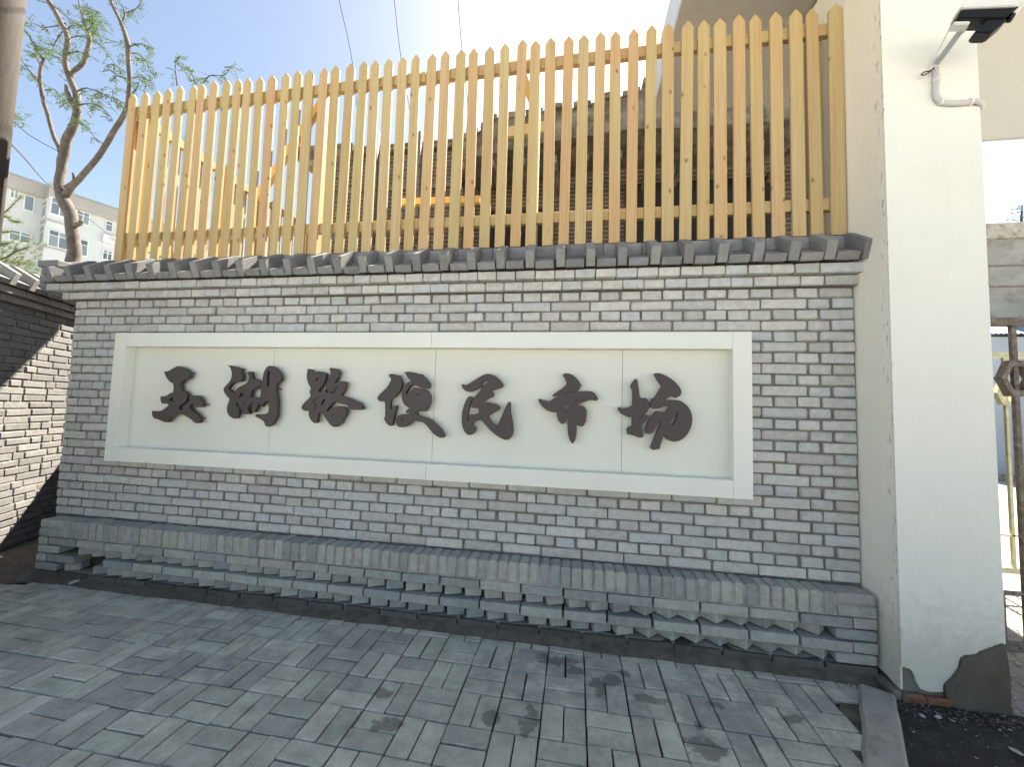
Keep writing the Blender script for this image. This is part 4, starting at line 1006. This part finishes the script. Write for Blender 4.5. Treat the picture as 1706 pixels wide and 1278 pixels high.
twigs = [[(110, 50), (120, 42), (140, 44), (170, 62), (205, 72)], [(78, 0), (105, 22), (140, 50)], [(205, 22), (225, 15), (237, 0)], [(128, 152), (145, 146), (180, 160), (210, 172)], [(118, 62), (140, 60), (170, 78), (200, 118)],
         [(72, 100), (50, 62), (28, 30)], [(70, 135), (45, 115), (20, 100)], [(68, 140), (40, 105), (18, 78)], [(105, 50), (92, 70), (88, 82)], [(213, 90), (225, 88), (240, 98), (252, 120)], [(216, 130), (235, 128), (258, 140)],
         [(213, 160), (225, 150), (232, 135)], [(126, 200), (145, 212), (160, 232)], [(75, 150), (90, 148), (100, 160)], [(213, 78), (235, 72), (255, 82)], [(112, 110), (95, 95), (82, 90)], [(110, 90), (130, 85), (145, 90)],
         [(-20, 195), (15, 190), (40, 200)], [(295, 142), (292, 105), (300, 95)], [(337, 140), (350, 125), (372, 125), (385, 110)], [(326, 140), (318, 120), (302, 112)], [(110, 38), (75, 45), (50, 35)], [(202, 40), (208, 20), (196, 0)],
         [(129, 175), (150, 172), (172, 180), (188, 200)], [(68, 110), (60, 95), (50, 85)], [(150, 62), (162, 45), (160, 25)], [(146, 50), (155, 35), (150, 10)], [(210, 130), (195, 125), (178, 112)], [(206, 180), (190, 165), (188, 148)]]
bmt = bmesh.new(); bml = bmesh.new()
for tw in twigs:
    yy = TY+rnd.uniform(-.25, .25) if tw[0][0] < 280 else TY+.6
    pp = [on(x, y, 1, yy)-t0 for x, y in tw]; rr = [.008-.005*i/(len(pp)-1) for i in range(len(pp))]
    pp, rr = smooth_path(pp, rr, 3); add_tube(bmt, pp, rr, 5)
    for i, p in enumerate(pp[1:]):
        for _ in range(rnd.choice((1, 2, 3))):
            leafspray(bml, p.copy(), Vector((rnd.gauss(0, 1), rnd.gauss(0, 1), rnd.gauss(-.3, .5))), rnd.randint(4, 8))
for (x, y, n, sp) in ((148, 28, 34, 16), (163, 40, 22, 16), (72, 82, 34, 12), (118, 80, 20, 9), (30, 195, 18, 12), (152, 166, 10, 10), (172, 172, 12, 9), (112, 165, 14, 10), (98, 168, 8, 8), (198, 95, 8, 9), (240, 95, 9, 10), (250, 135, 9, 8), (190, 125, 9, 9), (140, 205, 9, 9), (38, 50, 8, 12), (155, 55, 8, 14), (310, 112, 9, 8), (326, 138, 7, 7), (340, 180, 14, 14), (100, 110, 8, 10), (300, 100, 6, 5), (388, 112, 4, 5), (300, 235, 16, 14)):
    for _ in range(n):
        p = on(x+rnd.gauss(0, sp*.6), y+rnd.gauss(0, sp*.6), 1, TY+rnd.gauss(0, .12)+(.6 if x > 280 else 0))-t0
        leafspray(bml, p, Vector((rnd.gauss(0, 1), rnd.gauss(0, 1), rnd.gauss(0, .7))), rnd.randint(4, 8))
link('twigs', newmesh('twigs', bmt, True, M_TWIG), tree)['kind'] = 'stuff'
link('crown', newmesh('crown', bml, mat=M_LEAF), tree)['kind'] = 'stuff'

pine = thing('pine_tree', 'light green pine branches reaching in over the side wall at left', 'pine tree', on(-60, 470, 1, 1.1)); n0_ = Vector(pine.location); pine.location.z = 0; n0_.z = 0
bm = bmesh.new(); bn = bmesh.new()
add_tube(bm, [Vector((0, 0, 0)), Vector((.05, 0, 2.2)), Vector((0, .1, 4.6))], [.09, .07, .03], 8)
def needles(p, d, n=26, L=.085):
    for _ in range(n):
        a = (d*rnd.uniform(.3, 1)+Vector((rnd.gauss(0, .55), rnd.gauss(0, .55), rnd.gauss(0.1, .55)))).normalized()*L*rnd.uniform(.7, 1.1)
        s = a.cross(Vector((rnd.random(), rnd.random(), rnd.random()))).normalized()*.0016
        bn.faces.new([bn.verts.new(p+s), bn.verts.new(p-s), bn.verts.new(p+a)])
for br in ([(-60, 420), (-20, 378), (10, 352), (34, 328)], [(-60, 400), (0, 362), (20, 368), (30, 370)], [(-60, 440), (0, 432), (25, 420), (46, 412)], [(-60, 450), (-10, 440), (20, 436), (50, 440)], [(-60, 460), (0, 450), (30, 450), (58, 455)], [(-60, 400), (-20, 395), (0, 388), (14, 386)], [(-40, 470), (10, 462), (40, 466), (66, 476)], [(-60, 430), (-20, 415), (10, 405)]):
    yy = 1.1+rnd.uniform(-.2, .3); pp = [on(x, y, 1, yy)-n0_ for x, y in br]; pp, rr = smooth_path(pp, [.018, .011, .007, .004][:len(pp)], 5); add_tube(bm, pp, rr, 5)
    for i in range(3, len(pp)):
        d = (pp[i]-pp[i-1]).normalized(); needles(pp[i], d, 34)
        if br[0][1] > 425:
            for _ in range(5):
                q = pp[i]+Vector((rnd.gauss(0, .07), rnd.gauss(0, .07), rnd.gauss(0, .06))); needles(q, Vector((rnd.gauss(0, .3), rnd.gauss(0, .3), 1)), 26, .07)
link('trunk', newmesh('trunk', bm, True, M_BARK), pine); link('needles', newmesh('needles', bn, mat=M_NEEDLE), pine)

# ------------------------------------------------------------ pole and wires
ep = on(22, 0, 1, -.9); pc = Vector((ep.x-.44*.13+.02, -.9-.9*.13+.05, 0))
bm = bmesh.new(); add_tube(bm, [(0, 0, -.1), (0, 0, 6.5)], [.135, .115], 20); o = link('utility_pole', newmesh('utility_pole', bm, True, M_POLE), None, pc); tag(o, 'weathered brown-grey pole cut off by the left edge of the photo', 'utility pole')
def wire(pts, r, label):
    P_, r_ = smooth_path(pts, [r]*len(pts), 4); c = Vector(P_[0]); bm = bmesh.new(); add_tube(bm, [p-c for p in P_], r_, 5)
    o = link('overhead_wire', newmesh('wire', bm, True, M_CABLE), None, c); tag(o, label, 'wire', 'overhead wires')
wire([on(560, -30, 1, 1.0), on(565, 0, 1, 1.5), on(588, 110, 1, 2.6), on(600, 250, 1, 3.4)], .0045, 'leftmost of the three thin wires in the sky above the fence')
wire([on(655, -30, 1, 1.0), on(657, 0, 1, 1.5), on(668, 95, 1, 2.6), on(690, 225, 1, 2.95)], .0045, 'middle one of the three thin wires in the sky above the fence')
wire([on(762, -30, 1, 1.0), on(763, 0, 1, 1.5), on(770, 85, 1, 2.6), on(779, 170, 1, 2.75), on(776, 235, 1, 2.9)], .0045, 'rightmost of the three thin wires in the sky above the fence')
wire([on(-10, 210, 1, .4), on(40, 262, 1, 2), on(95, 320, 1, 5), on(190, 398, 1, 12)], .011, 'dark cable sloping down across the tree fork to the apartment building')
wire([on(8, 185, 1, .9), on(45, 222, 1, 1.0), on(98, 252, 1, 1.15)], .004, 'thin wire from the left edge to the lower tree limb')

# keep every child placed relative to its parent without inverse matrices
print('objects', len(bpy.data.objects))
